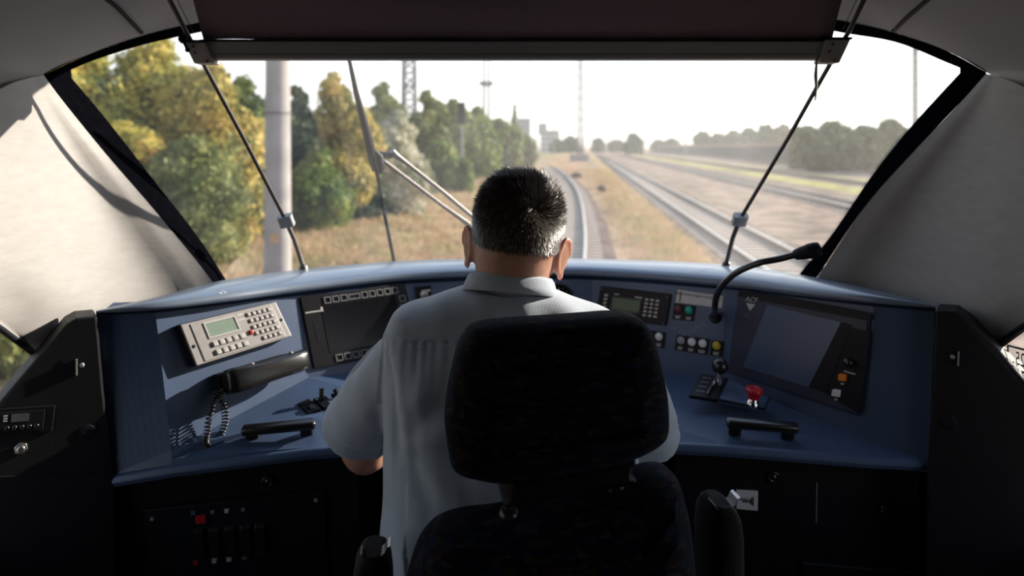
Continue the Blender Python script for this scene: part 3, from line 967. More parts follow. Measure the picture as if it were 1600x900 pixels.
# key switch beside the display
q = quad_px(plane3(T3, T4, (B3 + B4) / 2), (648, 449), (673, 446), (675, 468), (650, 471))
root = thing('rotary_switch', 'small round metal key switch on black plate beside the driver display', 'switch', q(0.5, 0.5))
mb = MB(); q.box(mb, 0, 1, 0, 1, -0.004, 0.004); mb.build('plate', M['black'], root, bevel=0.001)
mb = MB(); q.knob(mb, 0.5, 0.55, [(0.004, 0.010), (0.010, 0.010), (0.011, 0.008), (0.009, 0.0065), (0.009, 0.0005)], 20); mb.build('barrel', M['steel'], root)
mb = MB(); q.box(mb, 0.32, 0.9, 0.26, 0.42, 0.010, 0.018); mb.build('key', M['steel'], root, bevel=0.001)

# round pressure gauge behind the driver's neck
PLM = plane3(T4, T5, (B4 + B5) / 2)
c = on_plane(873, 466, PLM)
root = thing('pressure_gauge', 'round black gauge with yellow and red marks beside the driver\'s neck', 'gauge', c)
gn = PLM[1]; gu = Vector((1, 0, 0)); gu = (gu - gn * gu.dot(gn)).normalized(); gv = gn.cross(gu)
if gv.z < 0: gv = -gv
q = Quad([c - gu * 0.036 + gv * 0.036, c + gu * 0.036 + gv * 0.036, c + gu * 0.036 - gv * 0.036, c - gu * 0.036 - gv * 0.036], gn)
mb = MB(); q.knob(mb, 0.5, 0.5, [(-0.005, 0.037), (0.010, 0.037), (0.012, 0.034), (0.009, 0.031), (0.007, 0.031)], 36); mb.build('rim', M['black'], root)
mb = MB(); q.knob(mb, 0.5, 0.5, [(0.006, 0.0305), (0.0074, 0.0305), (0.0075, 0.0001)], 36); mb.build('dial', M['screen_dark'], root)
mb = MB(); q.box(mb, 0.40, 0.62, 0.42, 0.60, 0.0075, 0.0085); mark('yellow_mark', mb, M['yellow'], root)
mb = MB(); q.box(mb, 0.25, 0.32, 0.22, 0.30, 0.0075, 0.0082); mark('yellow_tick', mb, M['yellow'], root)
mb = MB(); q.box(mb, 0.83, 0.90, 0.52, 0.60, 0.0075, 0.0082); mark('red_tick', mb, M['red'], root)
mb = MB()
for k in range(11):
    a = math.radians(-120 + 24 * k)
    x, y = 0.5 + 0.36 * math.sin(a), 0.5 - 0.36 * math.cos(a)
    q.box(mb, x - 0.012, x + 0.012, y - 0.025, y + 0.025, 0.0074, 0.0078)
mark('scale', mb, M['markdim'], root)
mb = MB(); q.box(mb, 0.485, 0.515, 0.14, 0.56, 0.0086, 0.0096); mb.build('needle', M['mark'], root)

# train data keypad
q = quad_px(PL_C, (939.5, 446.6), (1050, 459.6), (1042, 509), (931.5, 494))
root = thing('data_keypad', 'black data keypad with green display and rows of cream keys', 'keypad', q(0.5, 0.5))
mb = MB(); q.box(mb, 0, 1, 0, 1, -0.01, 0.006); mb.build('housing', M['black'], root, bevel=0.002)
mb = MB(); q.box(mb, 0.22, 0.60, 0.32, 0.68, 0.0055, 0.0068); mb.build('screen', M['lcd_dark'], root)
mb = MB(); q.ringbox(mb, 0.205, 0.615, 0.28, 0.72, 0.002, 0.006, 0.0075); mb.build('screen_frame', M['black_gloss'], root)
for r_ in range(5):
    for k in range(3):
        a, b = 0.665 + 0.073 * k, 0.21 + r_ * 0.125
        mb = MB(); q.box(mb, a, a + 0.052, b, b + 0.075, 0.006, 0.0090, ins=0.08); mb.build('key', M['cream'], root, bevel=0.0005)
for r_ in range(4):
    b = 0.23 + r_ * 0.125
    mb = MB(); q.box(mb, 0.085, 0.137, b, b + 0.08, 0.006, 0.0090, ins=0.08); mb.build('key', M['cream'], root, bevel=0.0005)
for a, b in ((0.04, 0.08), (0.95, 0.1), (0.95, 0.93), (0.04, 0.93)):
    mb = MB(); q.knob(mb, a, b, [(0.006, 0.0026), (0.0075, 0.0022), (0.0076, 0.0003)], 10); mb.build('screw', M['keydark'], root)
mb = MB(); q.box(mb, 0.22, 0.29, 0.185, 0.215, 0.006, 0.0064); mark('print', mb, M['mark'], root); mb = MB(); q.box(mb, 0.52, 0.62, 0.20, 0.24, 0.006, 0.0064); mark('print', mb, M['mark'], root)

# paper notice
q = quad_px(PL_C, (1058.5, 452.5), (1130, 462.5), (1128, 481), (1056, 472.5))
root = thing('notice_card', 'white paper notice with a line of print above the red and green lamps', 'notice', q(0.5, 0.5))
mb = MB(); q.box(mb, 0, 1, 0, 1, 0.0, 0.0012); mb.build('card', M['paper'], root)
mb = MB(); q.box(mb, 0.07, 0.105, 0.1, 0.9, 0.0012, 0.0015); mark('brown_stain', mb, mat('brown_stain', (0.22, 0.13, 0.07), 0.7, var=0.5, scale=300), root)
mb = MB(); q.text(mb, 'Максимална скорост', 0.46, 0.26, 0.0105, 0.0015); mark('print', mb, M['ink'], root)

# lamp blocks
def lamp_block(corners, lenses, label, group, nm='push_button_block'):
    q = quad_px(PL_C, *corners)
    root = thing(nm, label, 'push buttons', q(0.5, 0.5), group)
    mb = MB(); q.box(mb, 0, 1, 0, 1, -0.008, 0.003); mb.build('plate', M['black'], root, bevel=0.0008)
    k = len(lenses)
    r = min(q.w / k, q.hh) * 0.42
    r = min(r, 0.0100)
    for i, (m, fl) in enumerate(lenses):
        a = (i + 0.5) / k
        mb = MB(); q.knob(mb, a, 0.30, [(0.003, r * 1.08), (0.005, r * 1.08), (0.0055, r * 0.98), (0.004, r * 0.95)], 24); mb.build('ring', M['black_gloss'], root)
        mb = MB(); q.knob(mb, a, 0.30, [(0.003, r * 0.92), (0.0075, r * 0.92), (0.0088, r * 0.75), (0.0092, 0.0002)], 24); mb.build('lens', M[m], root)
        mb = MB()
        for j in range(2):
            hw = random.uniform(0.2, 0.32) / k
            q.box(mb, a - hw, a + hw, 0.74 + 0.11 * j, 0.80 + 0.11 * j, 0.003, 0.0034)
        mark('legend', mb, M['mark'], root)
    return root

lamp_block([(1053.6, 474), (1087.6, 478), (1084, 502), (1051, 498.6)], [('darkred', 0), ('green', 0)], 'black plate with a dark red and a green lamp under the notice card', None)
lamp_block([(1005, 514), (1041, 519.5), (1038, 544), (1002, 539)], [('white', 0), ('white', 0)], 'black plate with two white buttons half hidden by the headrest', None)
lamp_block([(1058.5, 523), (1109, 530), (1104.5, 554.5), (1054, 546.5)], [('greylens', 0), ('white', 0), ('white', 0)], 'black plate with one grey and two white buttons', None)
lamp_block([(1112, 531), (1131.5, 533.5), (1128, 557), (1109.5, 555)], [('yellow', 0)], 'small black plate with a single yellow knob above the lever', None)

# gooseneck microphone
root = thing('gooseneck_microphone', 'black gooseneck microphone arching from the panel in front of the windscreen edge', 'microphone', on_plane(1118, 494, PL_C))
gp = [(1118, 496, 1.50), (1117, 480, 1.47), (1120, 462, 1.445), (1131, 443, 1.42), (1152, 425, 1.39), (1185, 411, 1.36), (1215, 405, 1.34), (1242, 398, 1.32)]
g0 = on_plane(1118, 496, PL_C)
gpts = [g0] + [P(*g) for g in gp[1:]]
dd = gpts[0].y
mb = MB(); mb.tube([Vector(p) for p in catmull([tuple(p) for p in gpts], 60)], 0.0066, 12); mb.build('gooseneck', M['black_gloss'], root)
mb = MB(); mb.lathe(g0 - PL_C[1] * 0.005, PL_C[1], [(0, 0.013), (0.012, 0.013), (0.018, 0.009), (0.024, 0.008)], 20); mb.build('socket', M['black'], root)
hd = (P(1277, 390, 1.30) - P(1242, 399, 1.32))
mb = MB(); mb.lathe(P(1240, 399, 1.321), hd, [(0, 0.007), (0.003, 0.010), (0.012, 0.0115), (0.014, 0.0125), (0.026, 0.0135), (0.030, 0.0148), (0.044, 0.0142), (0.050, 0.012), (0.052, 0.004)], 20); mb.build('microphone_head', M['rubber'], root)

# monitor
q = quad_px(PL_R, (1156.7, 451), (1362, 489), (1343.6, 649), (1139.5, 581.7))
root = thing('monitor_terminal', 'dark monitor terminal with a blue-grey screen, orange and white keys', 'monitor', q(0.5, 0.5))
mb = MB(); q.box(mb, 0, 1, 0, 1, -0.01, 0.008); mb.build('bezel', M['blue_dark'], root, bevel=0.003)
qs = quad_px((PL_R[0] + PL_R[1] * 0.008, PL_R[1]), (1199.4, 476.7), (1314.3, 503.5), (1264, 605), (1161.5, 573))
mb = MB(); qs.box(mb, 0, 1, 0, 1, 0.0, 0.0012); mb.build('screen', M['screen_blue'], root)
qd = quad_px((PL_R[0] + PL_R[1] * 0.008, PL_R[1]), (1315, 503.5), (1332, 508), (1291, 614), (1265, 605.5))
mb = MB(); qd.box(mb, 0, 1, 0, 1, 0.0, 0.0016); mb.build('screen_shroud', M['black'], root)
qt = quad_px((PL_R[0] + PL_R[1] * 0.008, PL_R[1]), (1155, 452), (1362, 490), (1360, 502), (1153, 463))
mb = MB(); qt.box(mb, 0, 1, 0, 1, 0.0, 0.001); mb.build('top_strip', M['black'], root)
qb = quad_px((PL_R[0] + PL_R[1] * 0.008, PL_R[1]), (1330, 512), (1360, 518), (1344, 647), (1292, 616))
mb = MB(); qb.box(mb, 0, 1, 0, 1, 0.0, 0.001); mb.build('key_panel', M['black'], root)
pk = (PL_R[0] + PL_R[1] * 0.009, PL_R[1])
for nm, m, x, y, r, h in (('orange_key', 'orange', 1317.5, 589.5, 0.0080, 0.008), ('white_key', 'white', 1307.7, 614, 0.0080, 0.008)):
    qq = quad_px(pk, (x - 5, y - 6.5), (x + 6.5, y - 4.5), (x + 5, y + 6.5), (x - 6.5, y + 4.5))
    mb = MB(); qq.box(mb, 0, 1, 0, 1, -0.001, h, ins=0.06); mb.build(nm, M[m], root, bevel=0.001)
    mb = MB(); qq.box(mb, 0.3, 0.7, 1.3, 1.55, 0, 0.0004); mark('print', mb, M['mark'], root)
mb = MB(); mb.lathe(on_plane(1328, 566, pk), pk[1], [(-0.001, 0.0095), (0.010, 0.0085), (0.012, 0.007), (0.0122, 0.001)], 18); mb.build('brightness_knob', M['black_gloss'], root)
qq = quad_px(pk, (1319, 578), (1337, 583), (1336, 587), (1318, 582)); mb = MB(); qq.box(mb, 0, 1, 0.2, 0.7, 0, 0.0004); mark('print', mb, M['mark'], root)
# maker's emblem: slanted letters over a pointed triangle
ql = quad_px(pk, (1160, 460), (1186, 464.5), (1183, 500), (1156, 495))
mb = MB()
ql.text(mb, 'ACF', 0.55, 0.17, 0.0165, 0.0004, shear=0.25)
mb.add([ql(0.28, 0.34, 0.0004), ql(0.82, 0.34, 0.0004), ql(0.55, 0.66, 0.0004)], [(0, 1, 2)])
mark('emblem', mb, M['mark'], root)
mb = MB(); ql.text(mb, 'VTS', 0.38, 0.92, 0.010, 0.0004); mark('lettering', mb, M['markdim'], root)

# driving lever in its black slot plate
DN = Vector((0, -DESK_B, 1)).normalized()
def desk_quad(*c):
    return Quad([on_desk(x, y) for x, y in c], DN)
q = desk_quad((1095, 586), (1137, 593), (1121, 627), (1076.5, 620))
root = thing('control_lever', 'chrome driving lever with black ball knob in a black slot plate', 'control lever', q(0.5, 0.5))
mb = MB(); q.box(mb, 0, 1, 0, 1, -0.004, 0.004); mb.build('slot_plate', M['black'], root, bevel=0.001)
mb = MB(); q.box(mb, 0.68, 0.98, 0.1, 0.98, 0.0035, 0.0045); mb.build('slot', M['rubber'], root)
mb = MB(); mb.tube([q(0.62, 0.12, 0.008), q(0.60, 0.9, 0.008)], 0.0028, 8); mb.build('slide', M['chrome'], root)
lb = q(0.82, 0.35, 0.0)
lt = P(1125, 572, lb.y + 0.0)
mb = MB(); mb.tube([lb, lb.lerp(lt, 0.9)], [0.0055, 0.0045], 12); mb.build('rod', M['chrome'], root)
mb = MB(); mb.ball(lt, 0.0172, n=24, m=16); mb.lathe(lb.lerp(lt, 0.62), lt - lb, [(0, 0.006), (0.006, 0.009)], 16); mb.build('ball_knob', M['black_gloss'], root)
mb = MB()
for k in range(4):
    q.box(mb, 0.14, 0.44, 0.14 + 0.2 * k, 0.17 + 0.2 * k, 0.004, 0.0044)
mark('scale', mb, M['markdim'], root)

# emergency stop on its own raised plate
q = desk_quad((1140, 594), (1203, 624), (1196, 642), (1123, 627))
root = thing('emergency_button', 'red mushroom emergency button with chrome collar on a blue plate', 'emergency button', q(0.55, 0.6))
mb = MB(); q.box(mb, 0, 1, 0, 1, -0.004, 0.002); mb.build('plate', M['blue'], root, bevel=0.001)
mb = MB(); q.box(mb, 0.975, 1.0, 0, 1, 0.0, 0.0045); q.box(mb, 0, 1, 0.95, 1.0, 0.0, 0.0042); mb.build('plate_edge', M['rubber'], root)
eb = on_desk(1176, 633); ea = (P(1179, 606, eb.y - 0.004) - eb); eh = ea.length
mb = MB(); mb.lathe(eb, ea, [(0, 0.0125), (0.008, 0.0125), (0.009, 0.010), (eh * 0.55, 0.0095)], 24); mb.build('collar', M['chrome'], root)
mb = MB(); mb.lathe(eb + ea * 0.40, ea, [(0, 0.0115), (eh * 0.22, 0.0125), (eh * 0.36, 0.0165), (eh * 0.48, 0.0172), (eh * 0.58, 0.0160), (eh * 0.60, 0.012), (eh * 0.57, 0.010), (eh * 0.56, 0.0002)], 28); mb.build('mushroom_head', M['red'], root)

# grab handles along the front edge of the desk
def handle(x0, y0, x1, y1, label):
    a, b = on_desk(x0, y0, 0.022), on_desk(x1, y1, 0.022)
    root = thing('grab_handle', label, 'handle', (a + b) / 2 - DN * 0.022, 'black grab handles on the desk edge')
    u = (b - a).normalized(); w = DN.cross(u)
    mb = MB(); L_ = (b - a).length
    mb.loft([ring(a + u * t, w, DN, 0.0105 * k, 0.0085 * k, 20, 3.5) for t, k in ((0, 0.6), (0.002, 0.9), (0.006, 1), (L_ - 0.006, 1), (L_ - 0.002, 0.9), (L_, 0.6))])
    mb.build('bar', M['black_gloss'], root)
    for t in (0.13, 0.87):
        mb = MB(); c_ = a.lerp(b, t)
        mb.loft([ring(c_ - DN * h, u, w, 0.012, 0.007, 16, 3) for h in (0.024, 0.004)]); mb.build('foot', M['black'], root)
handle(378, 673, 493, 662, 'black grab handle on the desk edge below the telephone cord')
handle(1135, 660, 1247, 669, 'black grab handle on the desk edge below the red emergency button')

# rocker and toggle switches on the desk beside the driver's elbow
q = desk_quad((465, 632.4), (483, 625), (501, 640.5), (480.7, 648))
root = thing('rocker_switch', 'flat black switch plate on the desk nearest the telephone', 'switch', q(0.5, 0.5))
mb = MB(); q.box(mb, 0, 1, 0, 1, -0.003, 0.004); mb.build('plate', M['black'], root, bevel=0.001)
mb = MB(); q.box(mb, 0.3, 0.75, 0.55, 0.9, 0.004, 0.008, ins=0.1); mb.build('rocker', M['black_gloss'], root, bevel=0.001)
q = desk_quad((489, 625), (508, 620), (524.7, 633), (506, 639.5))
root = thing('toggle_switch', 'black switch plate with an upright toggle on the desk', 'switch', q(0.5, 0.5))
mb = MB(); q.box(mb, 0, 1, 0, 1, -0.003, 0.004); mb.build('plate', M['black'], root, bevel=0.001)
tb = q(0.42, 0.32, 0.004)
mb = MB(); mb.tube([tb, tb + Vector((0.0, 0.004, 0.022))], [0.0042, 0.0055], 10); mb.build('toggle', M['black_gloss'], root)
for a, b in ((0.15, 0.2), (0.75, 0.75)):
    mb = MB(); q.knob(mb, a, b, [(0.004, 0.003), (0.006, 0.0025)], 10); mb.build('screw', M['steel'], root)
q = desk_quad((517, 619), (532, 614), (543, 622), (530, 627))
root = thing('toggle_switch', 'small black switch plate beside the elbow of the driver', 'switch', q(0.5, 0.5))
mb = MB(); q.box(mb, 0, 1, 0, 1, -0.003, 0.006); mb.build('plate', M['black'], root, bevel=0.001)
mb = MB(); mb.tube([q(0.4, 0.4, 0.004), q(0.3, 0.2, 0.016)], [0.004, 0.005], 10); mb.build('toggle', M['black_gloss'], root)

# switch box under the desk
q = quad_px(KLs, (224, 796), (507, 764), (512, 905), (236, 905))
root = thing('switch_box', 'dark switch box under the desk with a red rocker and small white symbols', 'switch box', q(0.5, 0.5))
mb = MB(); q.box(mb, 0, 1, 0, 1, -0.02, 0.004); mb.build('box', M['black'], root, bevel=0.002)
mb = MB(); q.box(mb, 0.14, 0.64, 0.08, 0.98, 0.0035, 0.005); mb.build('switch_plate', M['rubber'], root)
for k in range(5):
    a = 0.26 + k * 0.085
    mb = MB(); q.box(mb, a, a + 0.06, 0.30, 0.70, 0.005, 0.012, ins=0.08); mb.build('rocker', M['black_gloss'], root, bevel=0.001)
q2 = quad_px((KLs[0] + KLs[1] * 0.006, KLs[1]), (306, 805), (322, 803), (322.5, 815), (307, 816))
mb = MB(); q2.box(mb, 0, 1, 0, 1, 0, 0.006); mb.build('red_rocker', M['red'], root, bevel=0.001)
for (x, y, m, w) in ((306, 879, 'red', 4), (335, 876, 'mark', 4), (358, 873, 'mark', 4.5), (382, 870, 'markdim', 4.5), (332, 800, 'markdim', 3), (354, 798, 'mark', 3.5), (380, 796, 'markdim', 3), (302, 801, 'screen_blue', 4)):
    q3 = quad_px((KLs[0] + KLs[1] * 0.006, KLs[1]), (x - w, y - w * 0.8), (x + w, y - w), (x + w * 0.7, y + w * 0.8), (x - w * 0.8, y + w))
    mb = MB(); q3.box(mb, 0, 1, 0, 1, 0, 0.0012); mark('symbol', mb, M[m], root)
for a, b in ((0.045, 0.13), (0.95, 0.1)):
    mb = MB(); q.knob(mb, a, b, [(0.004, 0.004), (0.006, 0.003)], 10); mb.build('screw', M['alu'], root)

# horn symbol plate and flap under the desk on the other side
q = quad_px(KRs, (1150, 765), (1184, 767), (1183.5, 797), (1150, 794))
root = thing('symbol_plate', 'white square plate with a black horn symbol on the dark kick panel', 'sign', q(0.5, 0.5))
mb = MB(); q.box(mb, 0, 1, 0, 1, -0.002, 0.003); mb.build('plate', M['paper'], root, bevel=0.0008)
mb = MB()
mb.add([q(a, b, 0.0034) for a, b in ((0.80, 0.25), (0.80, 0.78), (0.66, 0.66), (0.60, 0.56), (0.60, 0.48), (0.66, 0.38))], [(0, 1, 2, 3, 4, 5)])
zz = [(0.22, 0.50), (0.27, 0.40), (0.33, 0.62), (0.39, 0.40), (0.45, 0.62), (0.51, 0.40), (0.57, 0.60), (0.62, 0.52)]
for (a, b), (c_, d_) in zip(zz[:-1], zz[1:]):
    mb.tube([q(a, b, 0.0032), q(c_, d_, 0.0032)], 0.0008, 6)
mark('horn_symbol', mb, M['ink'], root)
q = quad_px(KRs, (1252, 876), (1424, 892), (1424, 1000), (1252, 990))
mb = MB(); q.box(mb, 0, 1, 0, 1, -0.004, 0.005); mb.build('flap', M['cab_dark'], console, bevel=0.003)
mb = MB()
mb.tube([on_plane(1277, 755, KRs) - KRs[1] * 0.003, on_plane(1276, 818, KRs) - KRs[1] * 0.003], 0.0016, 6)
mb.build('panel_joint', M['markdim'], console)

# ------------------------------------------------------------------ the roller blind and its guide rods
blind = thing('roller_blind', 'mauve roller blind with a grey aluminium bottom rail before the windscreen', 'blind', (0, 1.45, 1.66))
yR = 1.365
bl, br = P(318, 62, yR), P(1300, 62, yR)
tl_, tr_ = P(283, -60, 1.29), P(1328, -60, 1.29)
rows = []
for k in range(9):
    t = k / 8
    row = []
    for i in range(41):
        u = i / 40
        p = (bl * (1 - u) + br * u) * (1 - t) + (tl_ * (1 - u) + tr_ * u) * t
        p = p + Vector((0, 0.004 * math.sin(u * 9 + t * 3) * (1 - abs(2 * t - 1)), 0.0016 * math.sin(u * 31) * (1 - t) * (1 if u < 0.2 else 0.2)))
        row.append(p)
    rows.append(row)
mb = MB(); mb.grid(rows); fo = mb.build('blind_fabric', M['blind'], blind, fix=False)
so = fo.modifiers.new('thick', 'SOLIDIFY'); so.thickness = 0.0015
a, b = P(318, 78, yR), P(1298, 78, yR)
prof = [(-0.010, 0.019), (0.004, 0.021), (0.008, 0.016), (0.008, -0.008), (0.010, -0.012), (0.010, -0.019), (0.002, -0.022), (-0.010, -0.020)]
mb = MB(); mb.loft([[Vector((x, yR - h, a.z + z)) for h, z in prof] for x in (a.x, b.x)], smooth=False); mb.build('bottom_rail', M['alu'], blind, bevel=0.001)
mb = MB(); mb.tube([P(312, 63.5, yR - 0.012), P(1300, 63.5, yR - 0.012)], 0.0022, 8); mb.build('rail_seam', M['rubber'], blind)
mb = MB(); mb.tube([(tl_ + Vector((0, 0, 0.012))), (tr_ + Vector((0, 0, 0.012)))], 0.016, 16); mb.build('roller', M['alu'], blind)
for s_, cs in ((-1, [(287, 66), (320, 66), (335, 99), (303, 99)]), (1, [(1290, 62), (1329, 62), (1312, 98), (1281, 98)])):
    q = Quad([P(x, y, yR - 0.016) for x, y in cs], Vector((0, -1, 0)))
    mb = MB(); q.box(mb, 0, 1, 0, 1, -0.03, 0.0)
    br_ = mb.build('end_bracket', M['bracket'], blind, bevel=0.0015)
    mb = MB(); q.box(mb, -0.02, 1.02, -0.1, 0.0, -0.03, 0.004); mb.build('bracket_lip', M['rubber'], br_, bevel=0.001)
    for aa, bb in ((0.35, 0.2), (0.3, 0.5), (0.7, 0.9)):
        mb = MB(); q.knob(mb, aa, bb, [(0, 0.0025), (0.002, 0.002), (0.0021, 0.0002)], 8); mb.build('rivet', M['rod'], br_)
    if s_ < 0:
        mb = MB(); mb.tube([q(0.15, -0.15, 0.012), q(0.14, 0.05, 0.014), q(0.13, 0.38, 0.012)], 0.0028, 8); mb.ball(q(0.13, 0.40, 0.012), 0.005, n=10, m=8); mb.ball(q(0.12, -0.12, 0.008), 0.009, n=12, m=8); mb.build('catch', M['rubber'], br_)
mb = MB(); gs = [P(x, y, yR - 0.03) for x, y in ((1277, 74), (1276, 95), (1274.5, 118), (1275.5, 135), (1274, 157))]
mb.loft([[p + Vector((-w, 0, 0)), p + Vector((0, -0.001, 0)), p + Vector((w, 0, 0)), p + Vector((0, 0.001, 0))] for p, w in zip(gs, (0.0015, 0.002, 0.0035, 0.003, 0.0015))])
mb.build('pull_strap', M['strap'], blind)
for s_, path in ((-1, [(252, -40, 1.25), (265, 0, 1.29), (292, 52, 1.345), (318, 100, 1.395), (380, 215, 1.50), (447, 345, 1.61), (460, 375, 1.635), (474, 417, 1.665)]),
                 (1, [(1366, -35, 1.25), (1350, 0, 1.29), (1327, 48, 1.345), (1297, 100, 1.395), (1232, 215, 1.50), (1156, 343, 1.61), (1145, 372, 1.64), (1135, 412, 1.70)])):
    pts = [P(*k) for k in path]
    mb = MB(); mb.tube([Vector(p) for p in pts[:6]], 0.0046, 10); rod = mb.build('guide_rod', M['rod'], blind)
    mb = MB(); mb.tube(pts[5:8], 0.0056, 10); mb.lathe(pts[7] - Vector((0, 0, 0.008)), (0, 0, 1), [(0, 0.012), (0.010, 0.010), (0.014, 0.006)], 14); mb.build('lower_rod', M['wiper_arm'] if s_ < 0 else M['rod'], rod)
    d = (pts[7] - pts[5]).normalized(); w = d.cross(Vector((0, 1, 0))).normalized(); u = w.cross(d)
    mb = MB(); mb.loft([ring(pts[5] + d * t, w, u, 0.017, 0.010, 16, 5) for t in (-0.014, 0.014)]); mb.build('clamp_block', M['alu'], rod, bevel=0.001)
    off = Vector((0.035 * -s_, -0.004, 0.01))
    cpts = [p + Vector((0.018 * -s_, -0.01, 0)) for p in pts[:3]]
    mb = MB(); mb.tube(cpts, 0.0008, 5); mb.build('cord', M['rod'], rod)

# ------------------------------------------------------------------ the driver
person = thing('person', 'person seated at the controls seen from behind, short greying hair and pale blue-grey short-sleeved shirt', 'person', (0.0, 1.06, 0.60))

HC = Vector((0.0055, 1.12, 1.282))
HR = Matrix.Rotation(math.radians(6.5), 3, 'Y') @ Matrix.Rotation(math.radians(-5), 3, 'Z')
def H(x, y, z):
    return HC + HR @ Vector((x, y, z))
HX, HY, HZV = HR @ Vector((1, 0, 0)), HR @ Vector((0, 1, 0)), HR @ Vector((0, 0, 1))
SKULL = [(-0.075, 0.049, 0.062, 0.000), (-0.05, 0.059, 0.076, 0.0), (-0.02, 0.0645, 0.088, 0.005), (0.01, 0.068, 0.094, 0.008), (0.036, 0.0690, 0.096, 0.008), (0.061, 0.0672, 0.092, 0.008), (0.083, 0.061, 0.082, 0.008), (0.100, 0.051, 0.068, 0.008), (0.112, 0.037, 0.050, 0.008), (0.119, 0.021, 0.029, 0.008), (0.1212, 0.006, 0.008, 0.008)]

def skull(mb, grow=0.0, mi=0):
    mb.loft([ring(H(0, cy, z + (grow if z > 0.1 else 0)), HX, HY, rx + grow, ry + grow, 36, 2.15) for z, rx, ry, cy in SKULL], mi)

def hand(mb, wrist, d, side):
    """Palm, four curled fingers and a thumb, resting palm down."""
    d = d.normalized(); up = Vector((0, 0.29, 0.957)); w = d.cross(up).normalized() * (1 if side > 0 else -1)
    up = w.cross(d).normalized() * (1 if side > 0 else -1)
    if up.z < 0: up = -up
    pc = wrist + d * 0.052
    mb.loft([ring(wrist + d * t, w, up, a, b, 16, 2.6) for t, a, b in ((-0.01, 0.024, 0.019), (0.02, 0.031, 0.017), (0.055, 0.040, 0.015), (0.085, 0.040, 0.0135), (0.094, 0.036, 0.011))])
    for k, (o, L) in enumerate(((-0.030, 0.068), (-0.010, 0.078), (0.010, 0.072), (0.029, 0.056))):
        o = o if side > 0 else -o * 1.0
        r0 = wrist + d * 0.078 + w * o
        k1 = wrist + d * (0.094 + L * 0.38) + w * o * 1.15 + up * 0.006
        k2 = wrist + d * (0.094 + L * 0.66) + w * o * 1.18 - up * 0.008
        k3 = wrist + d * (0.094 + L * 0.80) + w * o * 1.15 - up * 0.026
        mb.tube([r0, k1, k2, k3], [0.0095, 0.009, 0.0082, 0.0068], 10)
        mb.ball(k3, 0.0068, n=10, m=6)
    t0 = wrist + d * 0.022 - w * 0.024 * 1
    mb.tube([t0, t0 + d * 0.028 - w * 0.022 - up * 0.003, t0 + d * 0.052 - w * 0.026 - up * 0.01, t0 + d * 0.068 - w * 0.022 - up * 0.016], [0.013, 0.0115, 0.010, 0.0075], 10)
    mb.ball(t0 + d * 0.068 - w * 0.022 - up * 0.016, 0.0075, n=10, m=6)

ARMS = {-1: [(-0.165, 1.075, 1.13), (-0.215, 1.13, 1.035), (-0.260, 1.20, 0.918), (-0.225, 1.275, 0.932), (-0.175, 1.345, 0.938)],
        1: [(0.160, 1.075, 1.125), (0.195, 1.13, 1.03), (0.225, 1.20, 0.915), (0.205, 1.275, 0.932), (0.165, 1.345, 0.938)]}

mb = MB()
skull(mb)
# jaw, chin, cheeks, nose, brow and lips
for c, r in (((0, 0.040, -0.062), (0.054, 0.056, 0.055)), ((0, 0.083, -0.098), (0.024, 0.018, 0.018)), ((0.034, 0.078, -0.025), (0.024, 0.020, 0.026)), ((-0.034, 0.078, -0.025), (0.024, 0.020, 0.026)),
             ((0, 0.112, -0.022), (0.015, 0.018, 0.017)), ((0, 0.104, 0.004), (0.009, 0.012, 0.028)), ((0, 0.094, 0.034), (0.046, 0.012, 0.010)), ((0, 0.095, -0.060), (0.023, 0.012, 0.009))):
    mb.ball(H(*c), r, rot=HR)
# neck running down into the shoulders
mb.loft([ring(c, (1, 0, 0), (0, 1, 0), a, b, 28, 2.1) for c, a, b in ((H(0, -0.004, -0.02), 0.060, 0.070), (H(0, -0.010, -0.06), 0.0605, 0.066), (Vector((-0.002, 1.105, 1.21)), 0.060, 0.062), (Vector((-0.004, 1.09, 1.16)), 0.085, 0.066))])
# ears
for s_ in (-1, 1):
    er = HR @ Matrix.Rotation(s_ * math.radians(-30), 3, 'Z') @ Matrix.Rotation(s_ * math.radians(5), 3, 'Y')
    ec = H(s_ * 0.0775, 0.002, -0.004)
    mb.ball(ec, (0.0055, 0.020, 0.031), rot=er, n=20, m=14)
    rim = []
    for k in range(15):
        a = math.radians(-70 + 250 * k / 14)
        rim.append(ec + er @ Vector((s_ * 0.003, -0.0190 * math.cos(a), 0.0305 * math.sin(a) + 0.002)))
    mb.tube(rim, 0.0042, 8)
    mb.ball(ec + er @ Vector((0, 0.004, -0.030)), (0.0052, 0.0085, 0.009), rot=er)
    mb.ball(H(s_ * 0.070, 0.012, -0.004), (0.011, 0.012, 0.020), rot=HR)
